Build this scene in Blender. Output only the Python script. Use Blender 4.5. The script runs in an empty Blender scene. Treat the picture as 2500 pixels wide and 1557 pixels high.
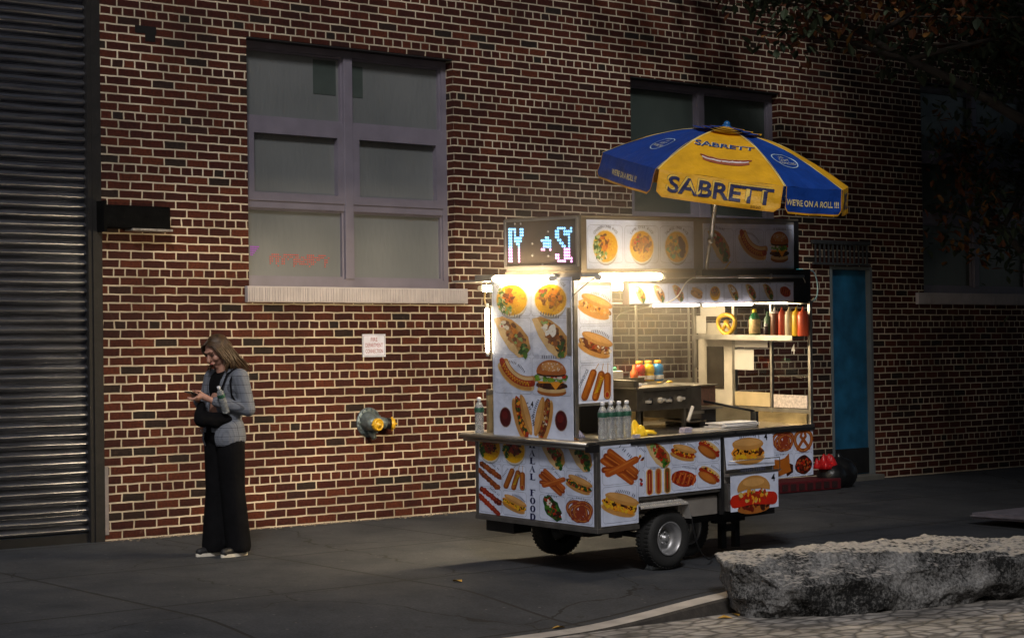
import bpy, bmesh, math, random
from mathutils import Vector, Matrix, noise
R = math.radians
scene = bpy.context.scene
col = scene.collection

# ------------------------------------------------------------------ camera
CAM = Vector((-7.204, -13.497, 1.4043))
FW = Vector((0.64410745, 0.76471131, 0.01849894))
RT = Vector((0.7649344, -0.6439495, -0.01429707))
UPV = Vector((-0.00097926, -0.02335933, 0.99972665))
cd = bpy.data.cameras.new("Camera"); cam = bpy.data.objects.new("Camera", cd); col.objects.link(cam)
cam.matrix_world = Matrix(((RT.x, UPV.x, -FW.x, CAM.x), (RT.y, UPV.y, -FW.y, CAM.y), (RT.z, UPV.z, -FW.z, CAM.z), (0, 0, 0, 1)))
cd.sensor_width = 36; cd.lens = 36 * 4697.1 / 2500
cd.clip_end = 500
scene.camera = cam

# ------------------------------------------------------------------ world and light
SUN_EL, SUN_AZ = R(38), R(150)      # sun direction: azimuth measured from +X towards +Y ... see vector below
world = bpy.data.worlds.new("World"); scene.world = world; world.use_nodes = True
nt = world.node_tree; nt.nodes.clear()
sky = nt.nodes.new("ShaderNodeTexSky"); sky.sky_type = 'NISHITA'; sky.sun_disc = False
sky.sun_elevation = SUN_EL; sky.dust_density = 3.0; sky.air_density = 1.0
bg = nt.nodes.new("ShaderNodeBackground"); bg.inputs[1].default_value = 0.034
wo = nt.nodes.new("ShaderNodeOutputWorld")
nt.links.new(sky.outputs[0], bg.inputs[0]); nt.links.new(bg.outputs[0], wo.inputs[0])
sd = bpy.data.lights.new("Sun", 'SUN'); sd.energy = 1.6; sd.angle = R(9); sd.color = (1.0, 0.97, 0.95)
sun = bpy.data.objects.new("Sun", sd); col.objects.link(sun)
SV = Vector((-0.42, -0.58, 0.58)).normalized()      # from the scene towards the sun
sun.rotation_euler = SV.to_track_quat('Z', 'Y').to_euler()
sky.sun_elevation = math.asin(SV.z); sky.sun_rotation = math.atan2(SV.x, SV.y)
sun.location = (0, -5, 12)
vs = scene.view_settings
vs.view_transform = 'Standard'; vs.look = 'None'; vs.gamma = 1; vs.use_curve_mapping = False
vs.exposure = 0.0

# ------------------------------------------------------------------ helpers
def tag(o, label=None, cat=None, group=None, kind=None):
    if label: o['label'] = label
    if cat: o['category'] = cat
    if group: o['group'] = group
    if kind: o['kind'] = kind
    return o

def empty(name, loc=(0, 0, 0), label=None, cat=None, group=None, mw=None, rz=0):
    o = bpy.data.objects.new(name, None); col.objects.link(o)
    o.empty_display_size = 0.1
    if mw is not None: o.matrix_world = mw
    else: o.location = loc; o.rotation_euler = (0, 0, rz)
    return tag(o, label, cat, group)

def lin(c):
    return tuple(((x / 255 / 12.92) if x / 255 <= 0.04045 else ((x / 255 + 0.055) / 1.055) ** 2.4) for x in c)

MATS = {}
def M(name, c, rough=0.5, metal=0.0, var=0.12, scale=6.0, bump=0.0, bscale=40.0, emis=None, es=1.0, coat=0.0, alpha=None, trans=0.0, spec=0.5):
    if name in MATS: return MATS[name]
    m = bpy.data.materials.new(name); m.use_nodes = True; n = m.node_tree.nodes; l = m.node_tree.links
    b = n["Principled BSDF"]
    b.inputs['Roughness'].default_value = rough; b.inputs['Metallic'].default_value = metal
    b.inputs['Specular IOR Level'].default_value = spec
    if coat: b.inputs['Coat Weight'].default_value = coat; b.inputs['Coat Roughness'].default_value = 0.08
    if trans: b.inputs['Transmission Weight'].default_value = trans
    tc = n.new("ShaderNodeTexCoord")
    if var:
        no = n.new("ShaderNodeTexNoise"); no.inputs['Scale'].default_value = scale; no.inputs['Detail'].default_value = 5
        l.new(tc.outputs['Object'], no.inputs['Vector'])
        cr = n.new("ShaderNodeValToRGB")
        cr.color_ramp.elements[0].position = 0.3; cr.color_ramp.elements[1].position = 0.7
        cr.color_ramp.elements[0].color = (*[x * (1 - var) for x in c[:3]], 1)
        cr.color_ramp.elements[1].color = (*[min(1, x * (1 + var)) for x in c[:3]], 1)
        l.new(no.outputs['Fac'], cr.inputs['Fac']); l.new(cr.outputs['Color'], b.inputs['Base Color'])
        if rough < 0.7:
            mr = n.new("ShaderNodeMapRange"); mr.inputs['To Min'].default_value = max(0.03, rough - 0.1); mr.inputs['To Max'].default_value = rough + 0.12
            l.new(no.outputs['Fac'], mr.inputs['Value']); l.new(mr.outputs[0], b.inputs['Roughness'])
    else:
        b.inputs['Base Color'].default_value = (*c[:3], 1)
    if bump:
        nb = n.new("ShaderNodeTexNoise"); nb.inputs['Scale'].default_value = bscale; nb.inputs['Detail'].default_value = 6
        l.new(tc.outputs['Object'], nb.inputs['Vector'])
        bu = n.new("ShaderNodeBump"); bu.inputs['Strength'].default_value = bump; bu.inputs['Distance'].default_value = 0.01
        l.new(nb.outputs['Fac'], bu.inputs['Height']); l.new(bu.outputs[0], b.inputs['Normal'])
    if emis:
        b.inputs['Emission Color'].default_value = (*emis, 1); b.inputs['Emission Strength'].default_value = es
    if alpha is not None: b.inputs['Alpha'].default_value = alpha
    MATS[name] = m
    return m

class MB:
    def __init__(s): s.v = []; s.f = []; s.m = []; s.sm = []
    def add(s, vs, fs, mi=0, sm=False):
        b = len(s.v); s.v += [tuple(v) for v in vs]
        for f in fs: s.f.append(tuple(b + i for i in f)); s.m.append(mi); s.sm.append(sm)
    def box(s, a, b, mi=0, bev=0.0):
        (x0, y0, z0), (x1, y1, z1) = a, b
        if x1 < x0: x0, x1 = x1, x0
        if y1 < y0: y0, y1 = y1, y0
        if z1 < z0: z0, z1 = z1, z0
        if bev <= 0:
            v = [(x0, y0, z0), (x1, y0, z0), (x1, y1, z0), (x0, y1, z0), (x0, y0, z1), (x1, y0, z1), (x1, y1, z1), (x0, y1, z1)]
            s.add(v, [(0, 3, 2, 1), (4, 5, 6, 7), (0, 1, 5, 4), (1, 2, 6, 5), (2, 3, 7, 6), (3, 0, 4, 7)], mi); return
        bm = bmesh.new(); bmesh.ops.create_cube(bm, size=1)
        for v in bm.verts:
            v.co = Vector(((x0 + x1) / 2 + v.co.x * (x1 - x0), (y0 + y1) / 2 + v.co.y * (y1 - y0), (z0 + z1) / 2 + v.co.z * (z1 - z0)))
        bmesh.ops.bevel(bm, geom=bm.edges[:], offset=bev, segments=2, affect='EDGES', profile=0.5)
        s.bm(bm, mi)
    def bm(s, bm, mi=0, sm=False, mat=None):
        bm.verts.index_update()
        s.add([(mat @ v.co if mat else v.co) for v in bm.verts], [[v.index for v in f.verts] for f in bm.faces], mi, sm); bm.free()
    def tube(s, pts, r, mi=0, n=10, caps=True, sm=True):
        pts = [Vector(p) for p in pts]; rr = r if isinstance(r, (list, tuple)) else [r] * len(pts)
        vs = []; prev = None
        for i, p in enumerate(pts):
            d = (pts[min(i + 1, len(pts) - 1)] - pts[max(i - 1, 0)]).normalized()
            if prev is None:
                a = d.cross(Vector((0, 0, 1)));
                if a.length < 0.05: a = d.cross(Vector((1, 0, 0)))
            else: a = prev - d * prev.dot(d)
            a.normalize(); prev = a; b = d.cross(a)
            for k in range(n):
                t = 2 * math.pi * k / n; vs.append(p + (a * math.cos(t) + b * math.sin(t)) * rr[i])
        fs = []
        for i in range(len(pts) - 1):
            for k in range(n):
                k2 = (k + 1) % n; fs.append((i * n + k, i * n + k2, (i + 1) * n + k2, (i + 1) * n + k))
        s.add(vs, fs, mi, sm)
        if caps:
            b = len(s.v) - len(vs)
            s.f.append(tuple(b + k for k in range(n))[::-1]); s.m.append(mi); s.sm.append(False)
            s.f.append(tuple(b + (len(pts) - 1) * n + k for k in range(n))); s.m.append(mi); s.sm.append(False)
    def lathe(s, prof, c=(0, 0, 0), axis='z', n=20, mi=0, sm=True):
        vs = []; c = Vector(c)
        for (r, h) in prof:
            for k in range(n):
                t = 2 * math.pi * k / n; x, y = r * math.cos(t), r * math.sin(t)
                if axis == 'z': vs.append(c + Vector((x, y, h)))
                elif axis == 'y': vs.append(c + Vector((x, h, y)))
                else: vs.append(c + Vector((h, x, y)))
        fs = []
        for i in range(len(prof) - 1):
            for k in range(n):
                k2 = (k + 1) % n; fs.append((i * n + k, i * n + k2, (i + 1) * n + k2, (i + 1) * n + k))
        s.add(vs, fs, mi, sm)
    def build(s, name, mats, parent=None, mw=None, loc=None):
        me = bpy.data.meshes.new(name); me.from_pydata(s.v, [], s.f)
        if not isinstance(mats, (list, tuple)): mats = [mats]
        for m in mats: me.materials.append(m)
        me.polygons.foreach_set('material_index', s.m); me.polygons.foreach_set('use_smooth', s.sm)
        me.validate(); me.update()
        bm = bmesh.new(); bm.from_mesh(me); bmesh.ops.recalc_face_normals(bm, faces=bm.faces); bm.to_mesh(me); bm.free()
        o = bpy.data.objects.new(name, me); col.objects.link(o)
        if parent: o.parent = parent
        if mw is not None: o.matrix_world = mw
        if loc is not None: o.location = loc
        return o

def copy_tree(o, parent=None):
    c = o.copy(); col.objects.link(c)
    if parent: c.parent = parent
    for ch in o.children: copy_tree(ch, c)
    return c

# text as flat polygons (built-in font), cached
TX = {}
def text_polys(s):
    if s in TX: return TX[s]
    cu = bpy.data.curves.new("t", 'FONT'); cu.body = s; cu.align_x = 'CENTER'; cu.align_y = 'CENTER'; cu.resolution_u = 3; cu.offset = .022 if s in ('SABRETT', "WE'RE ON A ROLL !!!", '4') else 0.0
    o = bpy.data.objects.new("t", cu); col.objects.link(o)
    dg = bpy.context.evaluated_depsgraph_get(); me = bpy.data.meshes.new_from_object(o.evaluated_get(dg))
    P = [[(me.vertices[i].co.x, me.vertices[i].co.y) for i in p.vertices] for p in me.polygons]
    bpy.data.objects.remove(o); bpy.data.curves.remove(cu); bpy.data.meshes.remove(me)
    xs = [q[0] for p in P for q in p]; ys = [q[1] for p in P for q in p]
    cx, cy = (min(xs) + max(xs)) / 2, (min(ys) + max(ys)) / 2; w, h = max(xs) - min(xs), max(ys) - min(ys)
    TX[s] = ([[((x - cx), (y - cy)) for x, y in p] for p in P], w, h)
    return TX[s]

# printed surface: base colour from a per-corner colour attribute (the print itself)
def printed(name, rough=0.35, coat=0.0, var=0.06, bump=0.0):
    m = bpy.data.materials.new(name); m.use_nodes = True; n = m.node_tree.nodes; l = m.node_tree.links
    b = n["Principled BSDF"]; b.inputs['Roughness'].default_value = rough
    at = n.new("ShaderNodeAttribute"); at.attribute_name = "Col"
    no = n.new("ShaderNodeTexNoise"); no.inputs['Scale'].default_value = 9; no.inputs['Detail'].default_value = 6
    tc = n.new("ShaderNodeTexCoord"); l.new(tc.outputs['Object'], no.inputs['Vector'])
    mr = n.new("ShaderNodeMapRange"); mr.inputs['From Min'].default_value = 0.3; mr.inputs['From Max'].default_value = 0.7
    mr.inputs['To Min'].default_value = 1 - var * 2.5; mr.inputs['To Max'].default_value = 1
    l.new(no.outputs['Fac'], mr.inputs['Value'])
    mx = n.new("ShaderNodeMix"); mx.data_type = 'RGBA'; mx.blend_type = 'MULTIPLY'; mx.inputs[0].default_value = 1
    l.new(at.outputs['Color'], mx.inputs[6]); l.new(mr.outputs[0], mx.inputs[7]); l.new(mx.outputs[2], b.inputs['Base Color'])
    if bump:
        bu = n.new("ShaderNodeBump"); bu.inputs['Strength'].default_value = bump; bu.inputs['Distance'].default_value = 0.03
        l.new(no.outputs['Fac'], bu.inputs['Height']); l.new(bu.outputs[0], b.inputs['Normal'])
    return m
PRINT = printed("printed_board", 0.3, 0, .09, .35); CLOTH = printed("printed_cloth", 0.55, var=0.1, bump=0.5)

class Flat:
    """polygons in a 2-D plane, mapped into space by mp(x, y, h)"""
    def __init__(s, mp): s.mp = mp; s.P = []; s.C = []
    def poly(s, pts, c, h): s.P.append([s.mp(x, y, h) for x, y in pts]); s.C.append(c)
    def build(s, name, parent, mat=PRINT, mw=None):
        vs = []; fs = []; cc = []
        for p, c in zip(s.P, s.C):
            b = len(vs); vs += [tuple(v) for v in p]; fs.append(tuple(range(b, b + len(p)))); cc += [(*c, 1)] * len(p)
        me = bpy.data.meshes.new(name); me.from_pydata(vs, [], fs); me.materials.append(mat)
        at = me.color_attributes.new("Col", 'FLOAT_COLOR', 'CORNER')
        at.data.foreach_set('color', [x for c in cc for x in c]); me.update()
        o = bpy.data.objects.new(name, me); col.objects.link(o)
        if parent: o.parent = parent
        if mw is not None: o.matrix_world = mw
        return o

rnd = random.Random(7)
ANISO = [1.0, 1.0]
class Pic:
    """a food picture drawn in unit coordinates inside a Flat"""
    def __init__(s, F, cx, cy, sx, sy=None, rot=0, h0=0.0012):
        s.F = F; s.cx = cx; s.cy = cy; s.sx = sx * ANISO[0]; s.sy = (sy or sx) * ANISO[1]; s.c = math.cos(rot); s.s = math.sin(rot); s.h = h0; s.ink = .78
    def T(s, x, y): return (s.cx + s.sx * (x * s.c - y * s.s), s.cy + s.sy * (x * s.s + y * s.c))
    def poly(s, pts, c, j=0.06):
        k = (1 + rnd.uniform(-j, j)) * s.ink; s.h += 0.00002
        s.F.poly([s.T(*p) for p in pts], tuple(min(1, v * k) for v in c), s.h)
    def ell(s, x, y, rx, ry, c, rot=0, jit=0.0, n=18):
        a, b = math.cos(rot), math.sin(rot); pts = []
        for k in range(n):
            t = 2 * math.pi * k / n; q = 1 + rnd.uniform(-jit, jit); u, v = rx * q * math.cos(t), ry * q * math.sin(t)
            pts.append((x + u * a - v * b, y + u * b + v * a))
        s.poly(pts, c)
    def blobs(s, n, x, y, rx, ry, cols, size, rot=0):
        a, b = math.cos(rot), math.sin(rot)
        for i in range(n):
            t = rnd.uniform(0, 6.28); q = math.sqrt(rnd.random()); u, v = rx * q * math.cos(t), ry * q * math.sin(t)
            s.ell(x + u * a - v * b, y + u * b + v * a, size * rnd.uniform(.5, 1.3), size * rnd.uniform(.35, .9), rnd.choice(cols), rnd.uniform(0, 3), .25, 7)
    def stroke(s, pts, w, c, taper=False):
        n = len(pts); ws = [w * (0.35 + 0.65 * math.sin(math.pi * (i + .5) / n)) if taper else w for i in range(n)]
        Lf = []; Rt = []
        for i in range(n):
            a = pts[max(i - 1, 0)]; b = pts[min(i + 1, n - 1)]; dx, dy = b[0] - a[0], b[1] - a[1]; d = math.hypot(dx, dy) or 1
            nx, ny = -dy / d * ws[i], dx / d * ws[i]; Lf.append((pts[i][0] + nx, pts[i][1] + ny)); Rt.append((pts[i][0] - nx, pts[i][1] - ny))
        def cap(i, sg):
            a = pts[i]; b = pts[i - 1] if sg > 0 else pts[i + 1]; an = math.atan2(a[1] - b[1], a[0] - b[0]); w_ = ws[i]
            return [(a[0] + w_ * math.cos(an + t), a[1] + w_ * math.sin(an + t)) for t in (1.0, .5, 0, -.5, -1.0)]
        if n > 2 or not taper:
            s.poly(Lf + cap(n - 1, 1) + Rt[::-1] + cap(0, -1), c, 0.04)
    def text(s, st, x, y, hgt, c, rot=0, wmax=None):
        P, w, h = text_polys(st); k = hgt / h; kx = k
        if wmax and w * k > wmax: kx = wmax / w
        a, b = math.cos(rot), math.sin(rot); s.h += 0.0001
        for p in P:
            s.F.poly([s.T(x + u * kx * a - v * k * b, y + u * kx * b + v * k * a) for u, v in p], c, s.h)

WHITE = lin((205, 213, 236)); LINE = lin((70, 78, 105)); INK = lin((40, 45, 70)); GREYT = lin((95, 100, 125))
BUN = lin((205, 148, 78)); BUND = lin((170, 100, 40)); BUNL = lin((232, 196, 140)); SAUS = lin((168, 50, 22)); SAUSD = lin((110, 28, 14))
MUST = lin((240, 190, 40)); KET = lin((180, 20, 12)); GRN = lin((70, 120, 35)); GRND = lin((30, 80, 30)); GRNL = lin((140, 180, 100))
MEAT = lin((110, 55, 25)); MEATD = lin((60, 25, 14)); RICE = lin((240, 180, 20)); RICEO = lin((220, 130, 20)); TOM = lin((200, 40, 20)); CHEESE = lin((245, 160, 40))
CREAM = lin((240, 230, 215)); TAN = lin((200, 150, 80)); PLUM = lin((80, 12, 12))

def cell(F, x0, y0, x1, y1, r=0.022, w=0.0016):
    def ring(o):
        pts = []
        for (cx, cy, a0) in ((x1 - r, y1 - r, 0), (x0 + r, y1 - r, 90), (x0 + r, y0 + r, 180), (x1 - r, y0 + r, 270)):
            for k in range(5):
                t = R(a0 + k * 22.5); pts.append((cx + (r - o) * math.cos(t), cy + (r - o) * math.sin(t)))
        return pts
    A, B = ring(0), ring(w)
    for i in range(len(A)):
        j = (i + 1) % len(A); F.poly([A[i], A[j], B[j], B[i]], LINE, 0.0006)

def caption(p, x, y, w, rot=0.0, arc=False, st=None):
    """small caption: lettered where it can be read, otherwise a band of tiny strokes"""
    if st:
        if arc:
            n = len(st); rad = 0.98
            for i, ch in enumerate(st):
                if ch == ' ': continue
                t = math.pi / 2 + (0.5 - (i + .5) / n) * 1.75
                p.text(ch, 0.98 * math.cos(t), 0.02 + 0.93 * math.sin(t), 0.13, INK, t - math.pi / 2)
        else: p.text(st, x, y, 0.12, INK, rot, wmax=w * 2)
        return
    n = int(w * 22); a, b = math.cos(rot), math.sin(rot)
    for i in range(n):
        u = (i / (n - 1) - .5) * 2 * w
        if rnd.random() < 0.1: continue
        hh = 0.07; bow = -0.12 * (u / w) ** 2 if arc else 0
        for (v0, v1) in ((-hh, hh),):
            q = [(u, v0 + bow), (u + .038, v0 + bow), (u + .038, v1 + bow), (u, v1 + bow)]
            p.poly([(x + qx * a - qy * b, y + qx * b + qy * a) for qx, qy in q], GREYT)

def f_bowl(F, cx, cy, s, kind=0, st=None, cap=True):
    p = Pic(F, cx, cy - s * 0.06, s * 1.04)
    p.ell(0.03, -.22, .74, .68, lin((150, 150, 155))); p.ell(0.02, -.16, .78, .7, lin((190, 190, 195)))
    p.ell(0, 0, .84, .8, CREAM); p.ell(0, 0, .79, .75, RICE)
    p.blobs(40, .2, -.1, .5, .5, [RICE, RICEO, lin((250, 200, 50))], .06)
    if kind == 0:
        p.blobs(42, -.5, .0, .22, .55, [GRNL, GRN, lin((190, 200, 150)), GRND], .1, 0.1); p.blobs(26, -.12, .25, .3, .38, [RICEO, lin((200, 90, 20)), MEAT], .12); p.blobs(18, -.25, -.45, .3, .2, [GRNL, GRN, CREAM], .1)
    elif kind == 1: p.blobs(70, .0, .15, .6, .45, [lin((150, 95, 35)), RICEO, MEAT, lin((190, 130, 40))], .13); p.blobs(8, -.4, .3, .2, .2, [TOM, GRN], .08)
    elif kind == 2: p.blobs(50, -.1, 0, .6, .55, [lin((170, 130, 50)), lin((200, 160, 70)), GRNL], .12); p.ell(.35, .1, .2, .45, MEAT, .4, .15); p.ell(.35, -.35, .18, .18, MEAT, 0, .1)
    else: p.blobs(60, .0, .2, .5, .5, [MEAT, SAUS, MEATD], .15); p.blobs(20, -.55, -.1, .16, .45, [GRND, GRN], .12)
    if cap: caption(p, 0, .9, .6, 0, True, st)

def f_gyro(F, cx, cy, s, kind=0):
    p = Pic(F, cx, cy, s * 1.08)
    p.poly([(-.85, .78), (-.45, .9), (0, .75), (.4, .45), (.75, 0), (.85, -.5), (.6, -.85), (.3, -.9), (-.15, -.55), (-.55, .05)], TAN)
    p.poly([(-.85, .78), (-.62, .86), (-.3, .3), (.1, -.35), (.45, -.88), (.3, -.9), (-.15, -.55), (-.55, .05)], BUNL)
    cols = [[MEAT, RICEO, lin((180, 110, 50)), GRNL], [MEAT, MEATD, lin((150, 80, 30)), CHEESE], [MEAT, TOM, SAUS, GRN], [GRND, GRN, SAUS, MEAT]][kind % 4]
    p.blobs(60, .15, .05, .72, .26, cols, .14, -.95)
    p.blobs(10, .5, -.55, .2, .3, [GRN, GRND], .13)
    p.blobs(8, -.35, .5, .15, .2, [GRNL, CREAM, TOM], .1)
    if kind == 1: p.blobs(9, .0, .32, .3, .22, [CREAM, lin((245, 245, 245))], .17)
    caption(p, -.05, .97, .4, -.2)

def arc_pts(x, y, r, a0, a1, n=14): return [(x + r * math.cos(R(a0 + (a1 - a0) * i / n)), y + r * math.sin(R(a0 + (a1 - a0) * i / n))) for i in range(n + 1)]

def f_hotdog(F, cx, cy, s, rot=0):
    p = Pic(F, cx, cy, s, rot=rot)
    p.stroke(arc_pts(1.0, 1.35, 1.55, 203, 283), .2, BUN); p.stroke(arc_pts(1.0, 1.35, 1.5, 205, 280), .09, BUNL)
    p.stroke(arc_pts(1.0, 1.35, 1.95, 206, 276), .22, BUNL); p.stroke(arc_pts(1.0, 1.35, 2.02, 208, 274), .1, BUN)
    p.stroke(arc_pts(1.0, 1.35, 1.76, 198, 280), .17, SAUS); p.stroke(arc_pts(1.0, 1.35, 1.68, 202, 276), .04, lin((205, 90, 50)))
    z = []
    for i in range(24):
        a = R(205 + i * 2.9); r = 1.76 + (.1 if i % 2 else -.1); z.append((1.0 + r * math.cos(a), 1.35 + r * math.sin(a)))
    p.stroke(z, .03, MUST)
    caption(p, .35, .62, .55, -.5, True)

def f_burger(F, cx, cy, s, cap=True):
    p = Pic(F, cx, cy, s)
    p.ell(0, -.68, .72, .22, BUND); p.ell(0, -.58, .72, .16, BUNL)
    p.ell(.02, -.38, .78, .2, MEATD, 0, .06); p.blobs(14, 0, -.38, .7, .15, [MEAT, MEATD], .1)
    p.poly([(-.75, -.2), (.75, -.2), (.45, -.28), (.2, -.6), (-.05, -.28), (-.6, -.3)], CHEESE)
    p.blobs(40, 0, -.05, .8, .12, [GRN, GRNL, lin((120, 170, 40))], .13); p.blobs(10, 0, .07, .7, .07, [TOM, CREAM], .14); p.ell(0, .12, .7, .1, MEATD, 0, .08)
    p.poly([(-.72, .18)] + [(.74 * math.cos(R(180 - a)), .22 + .6 * math.sin(R(a))) for a in range(5, 180, 12)] + [(.72, .18), (.4, .1), (-.4, .1)], lin((185, 105, 45)))
    p.ell(0, .5, .5, .22, lin((215, 150, 85)))
    p.blobs(26, 0, .48, .55, .22, [CREAM], .035)
    if cap: caption(p, 0, .95, .45)

def f_sub(F, cx, cy, s, kind=0, rot=-.35, cap=True):
    p = Pic(F, cx, cy, s, rot=rot)
    p.ell(0, -.26, .95, .3, BUNL, 0, .02); p.ell(0, -.3, .9, .24, BUN)
    cols = [[TAN, BUNL, MEAT, CHEESE], [MEAT, TAN, CREAM, SAUS, BUND], [CHEESE, MUST, MEATD, MEATD, MEAT], [SAUS, CHEESE, GRND, GRND], [SAUS, MUST, GRN, TOM, MEATD]][kind]
    p.ell(0, -.05, .97, .28, cols[0], 0, .05)
    p.blobs(75, 0, -.05, .92, .2, cols, .11)
    if kind == 2:
        p.blobs(20, 0, .12, .8, .06, [MUST, CHEESE], .12); p.blobs(18, 0, -.22, .8, .05, [MUST, CHEESE], .12)
    p.ell(0, .28, .92, .25, BUN, 0, .02); p.ell(0, .34, .8, .14, lin((225, 170, 100)))
    if cap: caption(p, .1, .66, .55, 0, True)

def f_corndogs(F, cx, cy, s, st=None):
    p = Pic(F, cx, cy, s)
    for (x0, y0, x1, y1, sx, sy) in ((-.65, -.65, -.15, .5, .15, .95), (-.05, -.7, .3, .4, .42, .95), (.62, -.65, .65, .3, .68, .95)):
        p.stroke([(x1, y1), (sx, sy)], .018, TAN)
        pts = [(x0 + (x1 - x0) * t / 6, y0 + (y1 - y0) * t / 6) for t in range(7)]
        p.stroke(pts, .2, lin((150, 78, 20))); p.stroke([(a - .03, b + .02) for a, b in pts], .1, lin((185, 108, 35)))
    p.ell(.62, -.62, .15, .2, TAN); p.ell(.62, -.62, .1, .14, SAUS)
    p.stroke([(.0 + .35 * t / 12 + (.1 if t % 2 else -.1), -.5 + .8 * t / 12) for t in range(13)], .022, MUST)
    if st: p.text(st, -.72, .25, .16, INK, 1.05, wmax=1.0)
    else: caption(p, -.7, .3, .35, 1.0)

def f_churros(F, cx, cy, s):
    p = Pic(F, cx, cy, s); c1 = lin((185, 90, 30)); c2 = lin((150, 62, 18)); c3 = lin((210, 120, 50))
    for i, (a, b) in enumerate([((-.85, .35), (.6, -.8)), ((-.7, .55), (.8, -.6)), ((-.5, .75), (.85, -.35)), ((-.8, -.1), (.2, -.2))]):
        p.stroke([a, ((a[0] + b[0]) / 2, (a[1] + b[1]) / 2), b], .15, (c1, c2)[i % 2]); p.stroke([a, ((a[0] + b[0]) / 2 + .02, (a[1] + b[1]) / 2 + .05), b], .03, c3)
    p.stroke([(-.6, -.3), (0, -.1), (.85, .25)], .17, c1); p.stroke([(-.55, -.25), (0, -.03), (.8, .3)], .04, c3)
    caption(p, .3, .7, .4, -.8)

def f_kebab(F, cx, cy, s, kind=0):
    p = Pic(F, cx, cy, s); cs = [[lin((130, 60, 25)), MEAT, lin((160, 80, 30))], [SAUS, SAUSD, lin((150, 40, 20))]][kind]
    for (x0, y0, x1, y1) in ((-.7, .85, .85, -.1), (-.9, .35, .7, -.9)):
        p.stroke([(x0, y0), (x1, y1), (x1 + .1, y1 - .08)], .015, TAN)
        for i in range(8):
            t = (i + .3) / 8; p.ell(x0 + (x1 - x0) * t, y0 + (y1 - y0) * t, .24, .2, rnd.choice(cs), rnd.uniform(0, 3), .2, 9)
            p.ell(x0 + (x1 - x0) * t - .03, y0 + (y1 - y0) * t + .05, .07, .04, lin((190, 100, 50)), 0, .2, 7)
    caption(p, .35, .75, .4, -.55)

def f_pretzel(F, cx, cy, s, multi=False, st=None):
    p = Pic(F, cx, cy, s); c = lin((165, 85, 30)); c2 = lin((200, 125, 60)); cr = lin((150, 60, 35))
    def loop(ox, oy, k):
        pts = []
        for i in range(41):
            t = i / 40 * 2 * math.pi
            pts.append((ox + k * (.72 * math.sin(t) * (1 - .12 * math.cos(t))), oy + k * (-.7 * math.cos(t) * .98)))
        p.stroke(pts, .13 * k, cr if multi else c); p.stroke(pts, .05 * k, c2)
        p.stroke([(ox - .5 * k, oy - .55 * k), (ox - .1 * k, oy - .05 * k), (ox + .22 * k, oy + .28 * k), (ox + .1 * k, oy + .6 * k)], .11 * k, cr if multi else c)
        p.stroke([(ox + .5 * k, oy - .55 * k), (ox + .1 * k, oy - .05 * k), (ox - .22 * k, oy + .28 * k), (ox - .1 * k, oy + .6 * k)], .11 * k, cr if multi else c)
    if multi:
        for ox, oy in ((-.28, .12), (.28, .12), (-.08, -.12), (.2, -.1)): loop(ox, oy, .82)
    else: loop(0, -.05, 1.15)
    caption(p, 0, .88, .45, 0, True, st)

def f_three(F, cx, cy, s):
    p = Pic(F, cx, cy, s)
    for i, c in enumerate((SAUS, lin((180, 90, 40)), lin((120, 80, 30)))):
        x = -.65 + .65 * i; p.stroke([(x, -.72), (x, 0), (x, .72)], .26, BUNL); p.stroke([(x, -.75), (x, 0), (x, .75)], .17, c); p.stroke([(x, -.6), (x, .6)], .03, KET if i else TAN)
    caption(p, 0, .98, .6)

def f_grid(F, cx, cy, s):
    p = Pic(F, cx, cy, s, rot=-.25); p.ell(0, 0, .95, .6, SAUS, 0, .03)
    for i in range(9): p.stroke([(-.75 + i * .19, -.38), (-.7 + i * .19, .38)], .04, (lin((215, 120, 50)), SAUSD)[i % 2])
    p.blobs(30, 0, 0, .8, .45, [SAUS, lin((200, 100, 40)), BUND], .08); caption(p, .2, .85, .5)

def f_rolldog(F, cx, cy, s):
    p = Pic(F, cx, cy, s, rot=-.6); p.ell(0, .3, .9, .3, BUNL); p.blobs(30, 0, .25, .8, .18, [SAUS, TOM, MEATD, MUST], .12)
    p.stroke([(-.8, .12), (0, .15), (.85, .08)], .15, SAUS); p.ell(0, -.15, .85, .32, BUND); p.ell(-.05, -.12, .7, .22, lin((200, 120, 50))); caption(p, .1, .78, .45)

def f_salad(F, cx, cy, s):
    p = Pic(F, cx, cy, s, rot=-1.0); p.ell(0, 0, .95, .55, GRND, 0, .12); p.blobs(90, 0, 0, .85, .45, [GRND, GRN, TOM, SAUS, MEATD, lin((200, 60, 30))], .14); p.blobs(10, -.4, .0, .25, .2, [CREAM], .1); caption(p, -.75, .5, .3, .9)

def f_toast(F, cx, cy, s):
    p = Pic(F, cx, cy, s); p.poly([(.2, .3), (.85, .0), (.85, -.6), (.3, -.9), (.2, -.4)], MEATD)
    p.poly([(-.9, .55), (-.3, .5), (.1, .6), (.5, .95), (.55, .2), (.6, -.2), (.7, -.5), (-.1, -.75), (-.85, -.95)], lin((180, 100, 30))); caption(p, -.3, .9, .3)

def f_balls(F, cx, cy, s):
    p = Pic(F, cx, cy, s); p.ell(0, -.1, .85, .75, MEATD, 0, .08); p.blobs(60, 0, -.1, .72, .62, [SAUSD, SAUS, MEATD, TOM, lin((180, 90, 40))], .13); caption(p, 0, .92, .45)

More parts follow.
